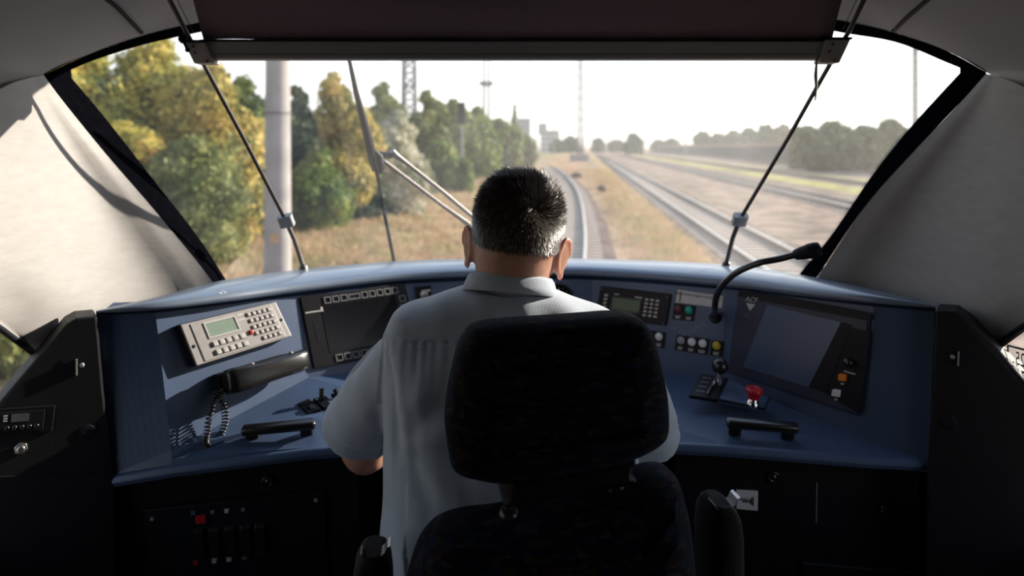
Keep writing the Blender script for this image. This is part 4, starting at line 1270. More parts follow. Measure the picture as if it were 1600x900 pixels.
# trunk and hips under the clothes
mb.loft([ring((-0.002, cy, z), (1, 0, 0), (0, 1, 0), a, b, 32, 2.4) for z, cy, a, b in ((0.56, 1.07, 0.155, 0.11), (0.66, 1.075, 0.165, 0.115), (0.80, 1.09, 0.16, 0.115), (0.95, 1.085, 0.16, 0.105), (1.08, 1.08, 0.165, 0.095), (1.15, 1.08, 0.145, 0.075), (1.19, 1.085, 0.09, 0.06), (1.22, 1.10, 0.055, 0.05))])
for s_ in (-1, 1):
    pth = [Vector(p) for p in catmull(ARMS[s_], 22)]
    rad = [lin([0, 0.25, 0.5, 0.62, 0.8, 1], [0.030, 0.035, 0.041, 0.042, 0.034, 0.025], i / 21) for i in range(22)]
    mb.tube(pth, rad, 18)
    hand(mb, pth[-1], Vector((-s_ * 0.045, 0.09, 0.024)), s_)
    lp = [Vector(p) for p in catmull([(s_ * 0.085, 1.06, 0.62), (s_ * 0.12, 1.27, 0.635), (s_ * 0.145, 1.46, 0.63), (s_ * 0.145, 1.50, 0.36), (s_ * 0.145, 1.52, 0.08)], 26)]
    mb.tube(lp, [lin([0, 0.25, 0.5, 0.7, 1], [0.075, 0.068, 0.053, 0.048, 0.034], i / 25) for i in range(26)], 16)
    mb.loft([ring((s_ * 0.15, y, z), (1, 0, 0), (0, 0, 1), a, b, 14, 2.3) for y, z, a, b in ((1.48, 0.05, 0.026, 0.026), (1.55, 0.055, 0.030, 0.032), (1.64, 0.045, 0.036, 0.022), (1.70, 0.042, 0.030, 0.015))])
me = remeshed(mb, 0.0036, 5)
me.materials.append(M['skin'])
body = link('body', me, person)

mb = MB()
for s_ in (-1, 1):
    mb.ball(H(s_ * 0.031, 0.0825, 0.010), 0.0115, n=16, m=12)
    mb.ball(H(s_ * 0.031, 0.0912, 0.010), (0.0045, 0.0032, 0.0045), 1, n=14, m=8, rot=HR)
mb.build('eyes', [M['white'], M['hair_base']], body)

# hair: an underlayer on the scalp and short strands combed away from the crown whorl
mb = MB()
hr = []
for z, rx, ry, cy in SKULL[1:]:
    hr.append(ring(H(0, cy - 0.001, z + (0.004 if z > 0.1 else 0)), HX, HY, rx + 0.0035, ry + 0.0035, 48, 2.15))
# trim the underlayer: hairline rises in front of the ears and over the face
vs_, fs_ = [], []
for r_ in hr: vs_ += r_
nn = 48
def hair_ok(p):
    q = HR.transposed() @ (p - HC)
    low = lin([-0.10, -0.02, 0.01, 0.03, 0.06, 0.10], [-0.020, -0.016, 0.026, 0.034, 0.066, 0.076], q.y)
    return q.z > low
for i in range(len(hr) - 1):
    for j in range(nn):
        f = (i * nn + j, i * nn + (j + 1) % nn, (i + 1) * nn + (j + 1) % nn, (i + 1) * nn + j)
        if all(hair_ok(vs_[k]) for k in f):
            fs_.append(f)
fs_.append(tuple((len(hr) - 1) * nn + j for j in range(nn)))
mb.add(vs_, fs_, 0, True)
SC = BVHTree.FromPolygons([tuple(v) for v in vs_], fs_)
whorl = H(0.028, -0.072, 0.076)
dark, grey = MB(), MB()
rnd = random.Random(5)
tot = 0
while tot < 36000:
    d = Vector((rnd.gauss(0, 1), rnd.gauss(0, 1), rnd.gauss(0, 1))).normalized()
    d = HR @ d
    o_ = H(0, 0.005, 0.04)
    hit, nr, _, _ = SC.ray_cast(o_ + d * 0.3, -d)
    if hit is None or (hit - o_).dot(d) < 0: continue
    if nr.dot(d) < 0: nr = -nr
    q = HR.transposed() @ (hit - HC)
    low = lin([-0.10, -0.02, 0.01, 0.03, 0.06, 0.10], [-0.020, -0.016, 0.026, 0.034, 0.066, 0.076], q.y)
    if q.z < low + rnd.uniform(-0.004, 0.010): continue
    if q.y > 0.03 and rnd.random() < 0.5: continue
    topness = max(0.0, min(1.0, (q.z - 0.035) / 0.07))
    flow = hit - whorl; flow = flow - nr * flow.dot(nr)
    flow = flow.normalized() if flow.length > 1e-4 else Vector((1, 0, 0))
    flow = (flow * 0.85 + nr.cross(flow) * 0.55 * topness).normalized()
    if q.z < 0.07:
        dn = Vector((0, -0.15, -1)); dn = (dn - nr * dn.dot(nr)).normalized()
        k = min(1.0, (0.07 - q.z) / 0.05)
        flow = (flow * (1 - k) + dn * k).normalized()
    jit = Vector((rnd.gauss(0, 1), rnd.gauss(0, 1), rnd.gauss(0, 1))) * (0.28 + 0.22 * topness)
    jit += noise.noise_vector(hit * 70) * 0.55 * topness
    L_ = 0.006 + 0.0065 * topness + rnd.uniform(0, 0.005) * (0.5 + topness)
    lift = 0.34 + 0.42 * topness * rnd.random()
    p1 = hit + (flow + nr * lift + jit).normalized() * L_ * 0.55
    p2 = p1 + (flow * 1.1 + nr * lift * 0.25 + jit * 0.8).normalized() * L_ * 0.6
    w = flow.cross(nr).normalized() * rnd.uniform(0.00028, 0.0005)
    greyp = lin([-0.05, 0.0, 0.04, 0.075, 0.10, 0.13], [0.62, 0.50, 0.30, 0.10, 0.05, 0.06], q.z) + (0.15 if abs(q.x) > 0.06 else 0)
    t_ = grey if rnd.random() < greyp else dark
    t_.add([hit - nr * 0.001 - w, hit - nr * 0.001 + w, p1 + w * 0.8, p1 - w * 0.8, p2], [(0, 1, 2, 3), (3, 2, 4)], 0, True)
    tot += 1
hair = MB()
hair.add(mb.v, mb.f, 0, True)
hair.add(dark.v, dark.f, 1, True)
hair.add(grey.v, grey.f, 2, True)
hair.build('hair', [M['hair_base'], M['hair_dark'], M['hair_grey']], person, fix=False)

# shirt
SH = [(0.60, -0.002, 1.075, 0.200, 0.150), (0.68, -0.002, 1.075, 0.203, 0.150), (0.77, -0.002, 1.072, 0.200, 0.142), (0.86, -0.003, 1.072, 0.200, 0.138), (0.95, -0.004, 1.075, 0.199, 0.136), (1.03, -0.005, 1.075, 0.198, 0.132),
      (1.09, -0.006, 1.075, 0.200, 0.126), (1.135, -0.007, 1.078, 0.204, 0.112), (1.160, -0.008, 1.080, 0.198, 0.100), (1.180, -0.008, 1.083, 0.182, 0.090), (1.194, -0.007, 1.086, 0.152, 0.082), (1.207, -0.006, 1.090, 0.118, 0.073), (1.217, -0.005, 1.094, 0.088, 0.066), (1.224, -0.005, 1.097, 0.066, 0.058)]
mb = MB()
mb.loft([ring((cx, cy, z + 0.0), (1, 0, -0.05 if z > 1.1 else 0.0), (0, 1, 0), a, b, 44, 2.5) for z, cx, cy, a, b in SH])
mb.ball((-0.012, 1.165, 0.80), (0.214, 0.125, 0.155), n=28, m=18)
SLV = {-1: [(-0.165, 1.078, 1.120), (-0.205, 1.105, 1.075), (-0.238, 1.138, 1.018), (-0.264, 1.164, 0.974)],
       1: [(0.155, 1.078, 1.115), (0.185, 1.105, 1.07), (0.206, 1.138, 1.012), (0.221, 1.164, 0.968)]}
for s_ in (-1, 1):
    pth = [Vector(p) for p in catmull(SLV[s_], 16)]
    # elliptical sleeve cross-sections, flaring to the hem
    rings_ = []
    for i, p in enumerate(pth):
        t = i / 15
        tg = (pth[min(i + 1, 15)] - pth[max(i - 1, 0)]).normalized()
        u = Vector((1, 0, 0)); u = (u - tg * u.dot(tg)).normalized(); v = tg.cross(u)
        rings_.append(ring(p, u, v, lin([0, 0.4, 1], [0.056, 0.051, 0.061], t), lin([0, 0.4, 1], [0.060, 0.060, 0.068], t), 28, 2.2))
    mb.loft(rings_)
me = remeshed(mb, 0.0034, 4, 0.5)
nv = len(me.vertices)
co = np.empty(nv * 3); me.vertices.foreach_get('co', co); co = co.reshape(-1, 3)
no = np.array([tuple(v.normal) for v in me.vertices])
disp = np.zeros(nv)
def sleeve_t(p, s_):
    a, b = Vector(SLV[s_][0]), Vector(SLV[s_][3])
    return (Vector(p) - a).dot(b - a) / (b - a).length_squared
for i in range(nv):
    x, y, z = co[i]
    if y < 1.13:
        # long soft folds falling from the shoulder blades, gathered at the waist
        f = noise.noise((x * 9 + 3, y * 3, z * 2.2)) * 0.0095
        f += noise.noise((x * 22 + z * 7, y * 6, z * 5 + 9)) * 0.0060
        f += noise.noise((x * 10 - z * 12, y * 8, z * 12)) * 0.0022
        # folds that run from the armpits towards the spine
        for s_ in (-1, 1):
            dx, dz = x - s_ * 0.17, z - 1.02
            r = math.hypot(dx, dz); a = math.atan2(dz, -s_ * dx)
            if -s_ * dx > 0:
                f += 0.0035 * math.sin(a * 8 + 1.2 * s_) * math.exp(-((r - 0.09) / 0.045) ** 2) * min(1, -s_ * dx * 25)
        # one long crease from each shoulder seam down beside the armhole
        for s_ in (-1, 1):
            if 0.98 < z < 1.165:
                dd = x * s_ - (0.172 - (1.165 - z) * 0.22 + 0.5 * (1.165 - z) ** 2)
                f += (0.0060 * math.exp(-(dd / 0.010) ** 2) - 0.0045 * math.exp(-((dd - 0.017) / 0.008) ** 2)) * math.sin(math.pi * (z - 0.98) / 0.185)
        # gathers under the yoke seam
        zs = 1.172 - 0.35 * x * x - 0.02 * x
        if z < zs and z > zs - 0.07 and abs(x) > 0.06:
            f += 0.0008 * math.sin(x * 420 + 3 * noise.noise((x * 30, 0, 0))) * (1 - (zs - z) / 0.07)
        f -= 0.0034 * math.exp(-((z - zs) / 0.0024) ** 2) if abs(x) < 0.2 else 0
        f -= 0.0016 * math.exp(-((z - zs + 0.009) / 0.0022) ** 2) if abs(x) < 0.2 else 0
        # creases at the waist
        if z < 0.95:
            f += 0.004 * math.sin(z * 75 + x * 14) * max(0, noise.noise((x * 5, 2, z * 6)) + 0.1)
        disp[i] += f
    for s_ in (-1, 1):
        if x * s_ > 0.15:
            t = sleeve_t(co[i], s_)
            disp[i] += 0.007 * noise.noise((t * 3, x * 14, y * 14)) * min(1, max(0, t * 2))
            xs = s_ * (0.196 + 0.03 * (1.17 - z)) - 0.006
            if z > 1.05:
                disp[i] -= 0.0034 * math.exp(-((x - xs) / 0.0024) ** 2)
            if t > 0.86:
                disp[i] -= 0.0024 * math.exp(-((t - 0.88) / 0.014) ** 2)
                disp[i] += 0.0012 * math.exp(-((t - 0.975) / 0.03) ** 2)
co += no * disp[:, None]
me.vertices.foreach_set('co', co.ravel()); me.update()
me.materials.append(M['shirt'])
shirt = link('shirt', me, person)

# collar: a stand with a fall folded over it
mb = MB()
prof = [(-0.002, -0.016), (0.000, 0.010), (0.0015, 0.020), (0.005, 0.0225), (0.009, 0.017), (0.0135, 0.004), (0.0165, -0.006), (0.0150, -0.0068), (0.0105, 0.002)]
cc = Vector((-0.003, 1.102, 1.2195))
ct = Matrix.Rotation(math.radians(5), 3, 'Y') @ Matrix.Rotation(math.radians(-14), 3, 'X')
rings_ = []
for k in range(60):
    a = math.radians(90 + 10) + math.radians(340) * k / 59
    rings_.append([cc + ct @ Vector((math.cos(a) * (0.0615 + r), math.sin(a) * (0.060 + r), z)) for r, z in prof])
mb.loft(rings_, cap=True)
mb.build('collar', M['shirt'], shirt)

# trousers and shoes
mb = MB()
mb.loft([ring((0, cy, z), (1, 0, 0), (0, 1, 0), a, b, 32, 2.6) for z, cy, a, b in ((0.545, 1.05, 0.17, 0.13), (0.56, 1.05, 0.185, 0.145), (0.63, 1.06, 0.185, 0.145), (0.68, 1.065, 0.18, 0.14))])
for s_ in (-1, 1):
    lp = [Vector(p) for p in catmull([(s_ * 0.085, 1.06, 0.63), (s_ * 0.12, 1.27, 0.645), (s_ * 0.145, 1.46, 0.635), (s_ * 0.145, 1.505, 0.36), (s_ * 0.145, 1.53, 0.10)], 30)]
    mb.tube(lp, [lin([0, 0.25, 0.5, 0.7, 1], [0.092, 0.084, 0.070, 0.064, 0.056], i / 29) for i in range(30)], 20)
me = remeshed(mb, 0.006, 5); me.materials.append(M['trouser']); link('trousers', me, person)
for s_ in (-1, 1):
    mb = MB()
    mb.loft([ring((s_ * 0.15, y, z), (1, 0, 0), (0, 0, 1), a, b, 20, 2.8) for y, z, a, b in ((1.455, 0.042, 0.020, 0.030), (1.465, 0.048, 0.032, 0.044), (1.52, 0.055, 0.036, 0.053), (1.59, 0.048, 0.040, 0.046), (1.66, 0.036, 0.046, 0.034), (1.72, 0.030, 0.040, 0.027), (1.742, 0.026, 0.022, 0.018))])
    mb.build('shoe', M['shoe'], person)

# ------------------------------------------------------------------ the driver's seat
seat = thing('driving_chair', 'dark navy moquette driver\'s seat with a headrest on two posts', 'chair', (0.055, 0.86, 0.0))
SR = Matrix.Rotation(math.radians(8.5), 3, 'Z')
SO = Vector((0.055, 0.86, 0.0))
def S(x, y, z):
    return SO + SR @ Vector((x, y, z))

def pillow(mb, outline, Yref, cx, layers):
    """Cushion from a pixel outline at depth Yref: scaled copies of the outline stacked through its thickness."""
    pts = [((px - cx) * Yref / FPX, EYE - (py - HZ) * Yref / FPX) for px, py in outline]
    pts = catmull(pts + [pts[0]], 97)[:-1]
    mx = sum(p[0] for p in pts) / 96; mz = (max(p[1] for p in pts) + min(p[1] for p in pts)) / 2
    rings_ = []
    for y, ins in layers:
        r = []
        for i, p in enumerate(pts):
            a, b = pts[i - 1], pts[(i + 1) % 96]
            tx, tz = b[0] - a[0], b[1] - a[1]
            L_ = math.hypot(tx, tz) or 1
            nx, nz = tz / L_, -tx / L_
            if (p[0] - mx) * nx + (p[1] - mz) * nz < 0: nx, nz = -nx, -nz
            r.append(S(p[0] - nx * ins, y, p[1] - nz * ins))
        rings_.append(r)
    mb.loft(rings_, cap=True)

mb = MB()
pillow(mb, [(740, 509), (775, 503), (870, 500), (960, 497), (992, 499), (1014, 510), (1029, 540), (1043, 590), (1051, 640), (1050, 680), (1036, 700), (1004, 716), (960, 730), (870, 742), (790, 744), (745, 736), (712, 722), (702, 690), (698, 650), (704, 600), (716, 550), (727, 524)], 0.84, 875,
       [(-0.066, 0.045), (-0.062, 0.030), (-0.054, 0.016), (-0.042, 0.006), (-0.026, 0.0), (0.010, 0.0), (0.028, 0.005), (0.040, 0.016), (0.046, 0.032)])
hrest = mb.build('headrest', M['seat'], seat)
mb = MB()
pillow(mb, [(788, 725), (880, 722), (982, 712), (986, 735), (984, 755), (880, 764), (790, 774), (784, 755)], 0.835, 875, [(-0.050, 0.008), (-0.044, 0.001), (0.020, 0.001), (0.026, 0.008)])
mb.build('headrest_base', M['rubber'], hrest)
for x0, z0, z1 in ((-0.060, 0.985, 1.07), (0.078, 1.01, 1.08)):
    mb = MB(); mb.tube([S(x0, 0.0, z1), S(x0, -0.002, z0 + 0.02), S(x0, -0.002, z0 - 0.05)], 0.0058, 14); mb.build('headrest_post', M['rod'], hrest)
    mb = MB(); mb.lathe(S(x0, -0.002, z0 + 0.004), (0, 0, 1), [(-0.012, 0.013), (0.006, 0.013), (0.011, 0.0105), (0.012, 0.007)], 20); mb.build('post_collar', M['rod'], hrest)

mb = MB()
pillow(mb, [(622, 1000), (632, 915), (642, 872), (658, 832), (684, 806), (722, 795), (770, 793), (830, 787), (900, 777), (960, 763), (1005, 748), (1040, 745), (1064, 757), (1080, 795), (1090, 850), (1096, 915), (1104, 1000), (1112, 1200), (1085, 1300), (860, 1318), (650, 1310), (612, 1200)], 0.86, 868,
       [(-0.070, 0.060), (-0.066, 0.045), (-0.056, 0.030), (-0.040, 0.016), (-0.020, 0.006), (0.004, 0.0), (0.026, 0.002), (0.040, 0.010), (0.050, 0.026)])
mb.build('backrest', M['seat'], seat)
mb = MB()
mb.loft([ring(S(0, 0.24, z), SR @ Vector((1, 0, 0)), SR @ Vector((0, 1, 0)), a, b, 40, 5) for z, a, b in ((0.44, 0.19, 0.19), (0.45, 0.225, 0.225), (0.50, 0.235, 0.235), (0.535, 0.232, 0.232), (0.548, 0.20, 0.20))])
mb.build('seat_cushion', M['seat'], seat)
mb = MB()
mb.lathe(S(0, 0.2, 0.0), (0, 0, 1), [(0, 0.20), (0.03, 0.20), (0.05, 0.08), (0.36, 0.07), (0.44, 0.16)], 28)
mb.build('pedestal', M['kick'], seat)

# folded-up armrests: a cloth pad over a bent metal channel
def armrest(px, py_top, Y, wpx, lean):
    top = P(px, py_top, Y)
    u = SR @ Vector((1, 0, 0)); v = SR @ Vector((0, 1, 0))
    w = wpx * Y / FPX / 2
    root_mb = MB()
    rings_ = []
    for t, k, kk in ((0.0, 0.40, 0.6), (0.006, 0.70, 0.8), (0.018, 0.90, 0.95), (0.04, 1.0, 1.0), (0.2, 1.02, 1.0), (0.33, 1.0, 1.0), (0.345, 0.8, 0.85)):
        c_ = top + Vector((lean * t, 0, -t))
        rings_.append(ring(c_, u, v, w * k, 0.042 * kk, 24, 3.2))
    root_mb.loft(rings_)
    pad = root_mb.build('armrest', M['arm'], seat)
    mb = MB()
    c_ = top + Vector((0.3 * w, -0.010, 0.004))
    pr = [(-0.55, -0.001), (-0.45, -0.007), (0.05, -0.007), (0.22, -0.002), (0.32, 0.005), (0.42, 0.007)]
    a_ = [c_ + u * (x * w * 1.5) + Vector((0, 0, z)) for x, z in pr]
    mb.grid([[p - v * 0.012 for p in a_], [p + v * 0.010 for p in a_]], smooth=False)
    o = mb.build('armrest_channel', M['steel'], pad, fix=False)
    so = o.modifiers.new('thick', 'SOLIDIFY'); so.thickness = 0.0014; so.offset = 0
    mb = MB(); mb.tube([top + Vector((0, 0, -0.33)), S(0.20 if px > 800 else -0.20, 0.0, 0.62)], 0.014, 12); mb.build('armrest_arm', M['kick'], pad)
M['arm'] = mat('brown_black_cloth', (0.008, 0.006, 0.0055), 0.9, var=0.3, scale=200, bump=0.6, bscale=500, sheen=0.15, spec=0.1)
armrest(1122, 779, 0.93, 56, 0.010)
armrest(584, 853, 0.90, 62, -0.02)

# ------------------------------------------------------------------ outdoors: ground and tracks
SLOPE = 0.108                     # the straight tracks run this much to the side per metre ahead
def ground_mat():
    m = bpy.data.materials.new('dry_grass_and_dirt')
    m.use_nodes = True
    n, l = nodes_of(m)
    b = n['Principled BSDF']; b.inputs['Roughness'].default_value = 0.95; b.inputs['Specular IOR Level'].default_value = 0.1
    g = n.new('ShaderNodeNewGeometry'); sp = n.new('ShaderNodeSeparateXYZ'); l.new(g.outputs['Position'], sp.inputs[0])
    d = n.new('ShaderNodeMath'); d.operation = 'MULTIPLY_ADD'; d.inputs[1].default_value = -SLOPE
    l.new(sp.outputs['Y'], d.inputs[0]); l.new(sp.outputs['X'], d.inputs[2])
    nz = n.new('ShaderNodeTexNoise'); nz.inputs['Scale'].default_value = 0.22; nz.inputs['Detail'].default_value = 5
    l.new(g.outputs['Position'], nz.inputs['Vector'])
    wob = n.new('ShaderNodeMath'); wob.operation = 'MULTIPLY_ADD'; wob.inputs[1].default_value = 2.6
    l.new(nz.outputs['Fac'], wob.inputs[0])
    sub = n.new('ShaderNodeMath'); sub.operation = 'SUBTRACT'; sub.inputs[1].default_value = 1.3
    l.new(d.outputs[0], wob.inputs[2]); l.new(wob.outputs[0], sub.inputs[0])
    mr = n.new('ShaderNodeMapRange'); mr.inputs['From Min'].default_value = -20; mr.inputs['From Max'].default_value = 60
    l.new(sub.outputs[0], mr.inputs['Value'])
    rp = n.new('ShaderNodeValToRGB')
    stops = [(-20, (0.22, 0.19, 0.09)), (-7, (0.38, 0.26, 0.14)), (-2.5, (0.42, 0.26, 0.16)), (1.6, (0.34, 0.24, 0.16)), (2.6, (0.40, 0.30, 0.14)), (3.9, (0.44, 0.26, 0.13)), (4.6, (0.26, 0.19, 0.15)), (8.5, (0.27, 0.20, 0.16)), (12.5, (0.30, 0.21, 0.165)), (15.5, (0.18, 0.135, 0.115)), (17.5, (0.22, 0.17, 0.13)), (18.4, (0.36, 0.33, 0.10)), (20.6, (0.38, 0.34, 0.12)), (21.6, (0.20, 0.155, 0.135)), (24, (0.27, 0.2, 0.16)), (26, (0.36, 0.32, 0.12)), (28, (0.24, 0.18, 0.15)), (36, (0.22, 0.17, 0.145)), (44, (0.36, 0.26, 0.17)), (60, (0.33, 0.24, 0.15))]
    els = rp.color_ramp.elements
    els[0].position, els[0].color = 0.0, stops[0][1] + (1,)
    els[1].position, els[1].color = 1.0, stops[-1][1] + (1,)
    for x, c in stops[1:-1]:
        q = els.new((x + 20) / 80); q.color = c + (1,)
    l.new(mr.outputs[0], rp.inputs[0])
    n2 = n.new('ShaderNodeTexNoise'); n2.inputs['Scale'].default_value = 0.55; n2.inputs['Detail'].default_value = 8; n2.inputs['Roughness'].default_value = 0.7
    l.new(g.outputs['Position'], n2.inputs['Vector'])
    r2 = n.new('ShaderNodeValToRGB'); r2.color_ramp.elements[0].position = 0.36; r2.color_ramp.elements[0].color = (0.30, 0.32, 0.28, 1); r2.color_ramp.elements[1].position = 0.62; r2.color_ramp.elements[1].color = (1.15, 1.1, 1.05, 1)
    l.new(n2.outputs['Fac'], r2.inputs[0])
    mx = n.new('ShaderNodeMix'); mx.data_type = 'RGBA'; mx.blend_type = 'MULTIPLY'; mx.inputs['Factor'].default_value = 1.0
    l.new(rp.outputs[0], mx.inputs[6]); l.new(r2.outputs[0], mx.inputs[7]); l.new(mx.outputs[2], b.inputs['Base Color'])
    return m

mb = MB()
xs = np.concatenate([np.linspace(-500, -40, 12), np.linspace(-36, 60, 49), np.linspace(70, 600, 14)])
ys = np.concatenate([np.linspace(-6, 60, 34), np.linspace(66, 200, 20), np.linspace(230, 1600, 16)])
rows = []
for y in ys:
    r = []
    for x in xs:
        dd = x - SLOPE * y
        z = GROUND - 0.20
        if dd < -3: z += 0.16 * min(1.0, (-3 - dd) / 5) + 0.12 * noise.noise((x * 0.18, y * 0.18, 2.0))
        z += 0.035 * noise.noise((x * 0.6, y * 0.6, 0.0))
        r.append((x, y, z))
    rows.append(r)
mb.grid(rows)
ground = mb.build('ground', ground_mat(), fix=False)
struct(ground, 'dry grass and bare dirt beside the railway tracks', 'ground')

M['railhead'] = mat('worn_rail_steel', (0.60, 0.55, 0.50), 0.35, 0.4, var=0.12, scale=3)
M['railside'] = mat('rusty_rail_steel', (0.14, 0.09, 0.065), 0.8, 0.1, var=0.25, scale=6)
M['sleeper'] = mat('weathered_sleeper', (0.36, 0.30, 0.25), 0.9, var=0.25, scale=3)
M['ballast'] = mat('brown_ballast', (0.125, 0.09, 0.072), 0.95, var=0.5, scale=1.6, bump=1.0, bscale=14, spec=0.1)

def track(name, path, label, n_sl, y_min):
    """path: function of y giving the centre line x; two rails, ballast and sleepers."""
    root = thing(name, label, 'railway track', (path(y_min), y_min, GROUND))
    ysx = list(np.concatenate([np.linspace(y_min, 60, 60), np.linspace(62, 320, 70)]))
    def frame(y):
        c = Vector((path(y), y, GROUND)); t = Vector((path(y + 0.5) - path(y - 0.5), 1.0, 0)).normalized()
        return c, Vector((t.y, -t.x, 0)), t
    mb = MB(); rows = []
    for y in ysx:
        c, s_, t = frame(y)
        rows.append([c + s_ * x + Vector((0, 0, z)) for x, z in ((-2.1, -0.30), (-1.45, -0.165), (1.45, -0.165), (2.1, -0.30))])
    mb.grid(rows); mb.build('ballast_bed', M['ballast'], root, fix=False)
    for o_ in (-0.7525, 0.7525):
        prof = [(-0.036, 0.0), (0.036, 0.0), (0.036, -0.035), (0.010, -0.045), (0.010, -0.125), (0.065, -0.14), (0.065, -0.155), (-0.065, -0.155), (-0.065, -0.14), (-0.010, -0.125), (-0.010, -0.045), (-0.036, -0.035)]
        rings_ = []
        for y in ysx:
            c, s_, t = frame(y)
            rings_.append([c + s_ * (o_ + x) + Vector((0, 0, z)) for x, z in prof])
        mb = MB(); mb.loft(rings_, 1, smooth=False)
        for i, f in enumerate(mb.f):
            if len(f) == 4 and i % 12 in (0,): mb.mi[i] = 0
        mb.build('rail', [M['railhead'], M['railside']], root)
    first = None
    y = max(y_min, 11.0); k = 0
    far = MB()
    while y < 150:
        c, s_, t = frame(y)
        rot = math.atan2(-t.x, t.y)
        if k < n_sl:
            if first is None:
                mb = MB(); mb.box((0, 0, -0.19), (2.5, 0.25, 0.07))
                first = mb.build('sleeper', M['sleeper'], root)
                o = first
            else:
                o = first.copy(); COL.objects.link(o)
            o.parent = root; o.matrix_parent_inverse = parent_world(root).inverted()
            o.location = c; o.rotation_euler = (0, 0, rot)
        else:
            far.box(c + Vector((0, 0, -0.17)), (2.5, 0.25, 0.07), rot=Matrix.Rotation(rot, 3, 'Z'))
        y += 0.62; k += 1
    if far.v:
        o = far.build('sleepers', M['sleeper'], root, fix=False); o['kind'] = 'stuff'
    return root

OWN_Y = [-5, 0, 5, 10, 14, 17.7, 22, 25.8, 32, 38.7, 45, 51.6, 64, 77, 95, 110, 140, 200, 320]
OWN_X = [0.72, 0.75, 0.86, 1.15, 1.52, 1.92, 2.40, 2.78, 3.36, 3.92, 4.38, 4.78, 5.35, 5.75, 6.1, 6.3, 6.6, 7.2, 8.4]
_oc = catmull(list(zip(OWN_Y, OWN_X)), 700)
_ocy, _ocx = [p[0] for p in _oc], [p[1] for p in _oc]
track('railway_track', lambda y: lin(_ocy, _ocx, y) - 0.79, 'curving single railway track straight ahead of the driver', 100, -4.0)
track('railway_track', lambda y: 5.08 + SLOPE * y, 'straight railway track with two bright rails beside the grassy strip', 100, -4.0)
track('railway_track', lambda y: 13.6 + SLOPE * y, 'dull siding between the bright railed track and the yellow grass strip', 40, 4.0)
track('railway_track', lambda y: 23.0 + SLOPE * y, 'dull siding beyond the yellow grass strip before the long dark wall', 40, 10.0)

# dry grass blades on the ground: nobody could count them
def blades(name, n_, area, h, cols, label):
    V = np.zeros((n_ * 3, 3)); x0, x1, y0, y1 = area
    yy = y0 * (y1 / y0) ** RNG.random(n_)
    xx = np.array([area_x(y) for y in yy])
    hh = h * (0.4 + RNG.random(n_)); w = 0.012 + 0.02 * RNG.random(n_) * (yy / 25)
    a = RNG.random(n_) * 6.283; le = (RNG.random(n_) - 0.5) * h * 0.9; le2 = (RNG.random(n_) - 0.5) * h * 0.9
    zz = np.array([GROUND - 0.21 + (0.16 * min(1.0, max(0.0, (-3 - (x - SLOPE * y)) / 5)) + (0.12 * noise.noise((x * 0.18, y * 0.18, 2.0)) if x - SLOPE * y < -3 else 0)) for x, y in zip(xx, yy)])
    V[0::3] = np.stack([xx - w * np.cos(a), yy - w * np.sin(a), zz], 1)
    V[1::3] = np.stack([xx + w * np.cos(a), yy + w * np.sin(a), zz], 1)
    V[2::3] = np.stack([xx + le, yy + le2, zz + hh], 1)
    me = bpy.data.meshes.new(name)
    me.vertices.add(n_ * 3); me.vertices.foreach_set('co', V.ravel())
    me.loops.add(n_ * 3); me.loops.foreach_set('vertex_index', np.arange(n_ * 3))
    me.polygons.add(n_); me.polygons.foreach_set('loop_start', np.arange(0, n_ * 3, 3))
    me.update(calc_edges=True); me.validate()
    me.materials.append(foliage_mat(name, cols, 0.3))
    o = link(name, me)
    return tag(o, label, 'grass', kind='stuff')

def area_x(y):
    if random.random() < 0.80:
        return random.uniform(-0.56 * y - 2, lin(_ocy, _ocx, y) - 3.4)
    lo = lin(_ocy, _ocx, y) + 1.2; hi = max(lo + 0.4, 5.08 + SLOPE * y - 1.7)
    return random.triangular(lo - 0.3, hi + 0.3, lo + 0.72 * (hi - lo))
blades('dry_grass', 60000, (0, 0, 9.0, 95.0), 0.20, [(0.20, 0.16, 0.07), (0.30, 0.28, 0.11), (0.46, 0.34, 0.20), (0.46, 0.27, 0.17), (0.33, 0.32, 0.13)], 'dry yellow grass growing beside the tracks')

# ------------------------------------------------------------------ trees
M['bark'] = mat('bark', (0.09, 0.07, 0.055), 0.9, var=0.3, scale=8)
FOL = {
    'green': foliage_mat('mid_green_leaves', [(0.020, 0.037, 0.014), (0.085, 0.128, 0.031), (0.204, 0.255, 0.051), (0.374, 0.374, 0.085)]),
    'yellow': foliage_mat('yellowing_leaves', [(0.034, 0.043, 0.014), (0.170, 0.187, 0.034), (0.408, 0.357, 0.076), (0.600, 0.459, 0.102), (0.510, 0.221, 0.085)]),
    'autumn': foliage_mat('autumn_leaves', [(0.034, 0.044, 0.014), (0.153, 0.170, 0.034), (0.476, 0.357, 0.085), (0.600, 0.476, 0.136), (0.600, 0.374, 0.136)]),
    'dark': foliage_mat('dark_green_leaves', [(0.010, 0.017, 0.012), (0.027, 0.048, 0.022), (0.060, 0.093, 0.034), (0.136, 0.153, 0.051)]),
    'white': foliage_mat('silver_seed_heads', [(0.060, 0.068, 0.034), (0.221, 0.238, 0.136), (0.578, 0.527, 0.391), (0.600, 0.600, 0.578)]),
    'olive': foliage_mat('olive_leaves', [(0.034, 0.048, 0.017), (0.119, 0.145, 0.043), (0.221, 0.238, 0.068), (0.340, 0.306, 0.102)]),
    'far': foliage_mat('blue_green_leaves', [(0.012, 0.022, 0.012), (0.051, 0.071, 0.037), (0.102, 0.136, 0.060), (0.170, 0.204, 0.085), (0.238, 0.255, 0.119)], 0.2),
}

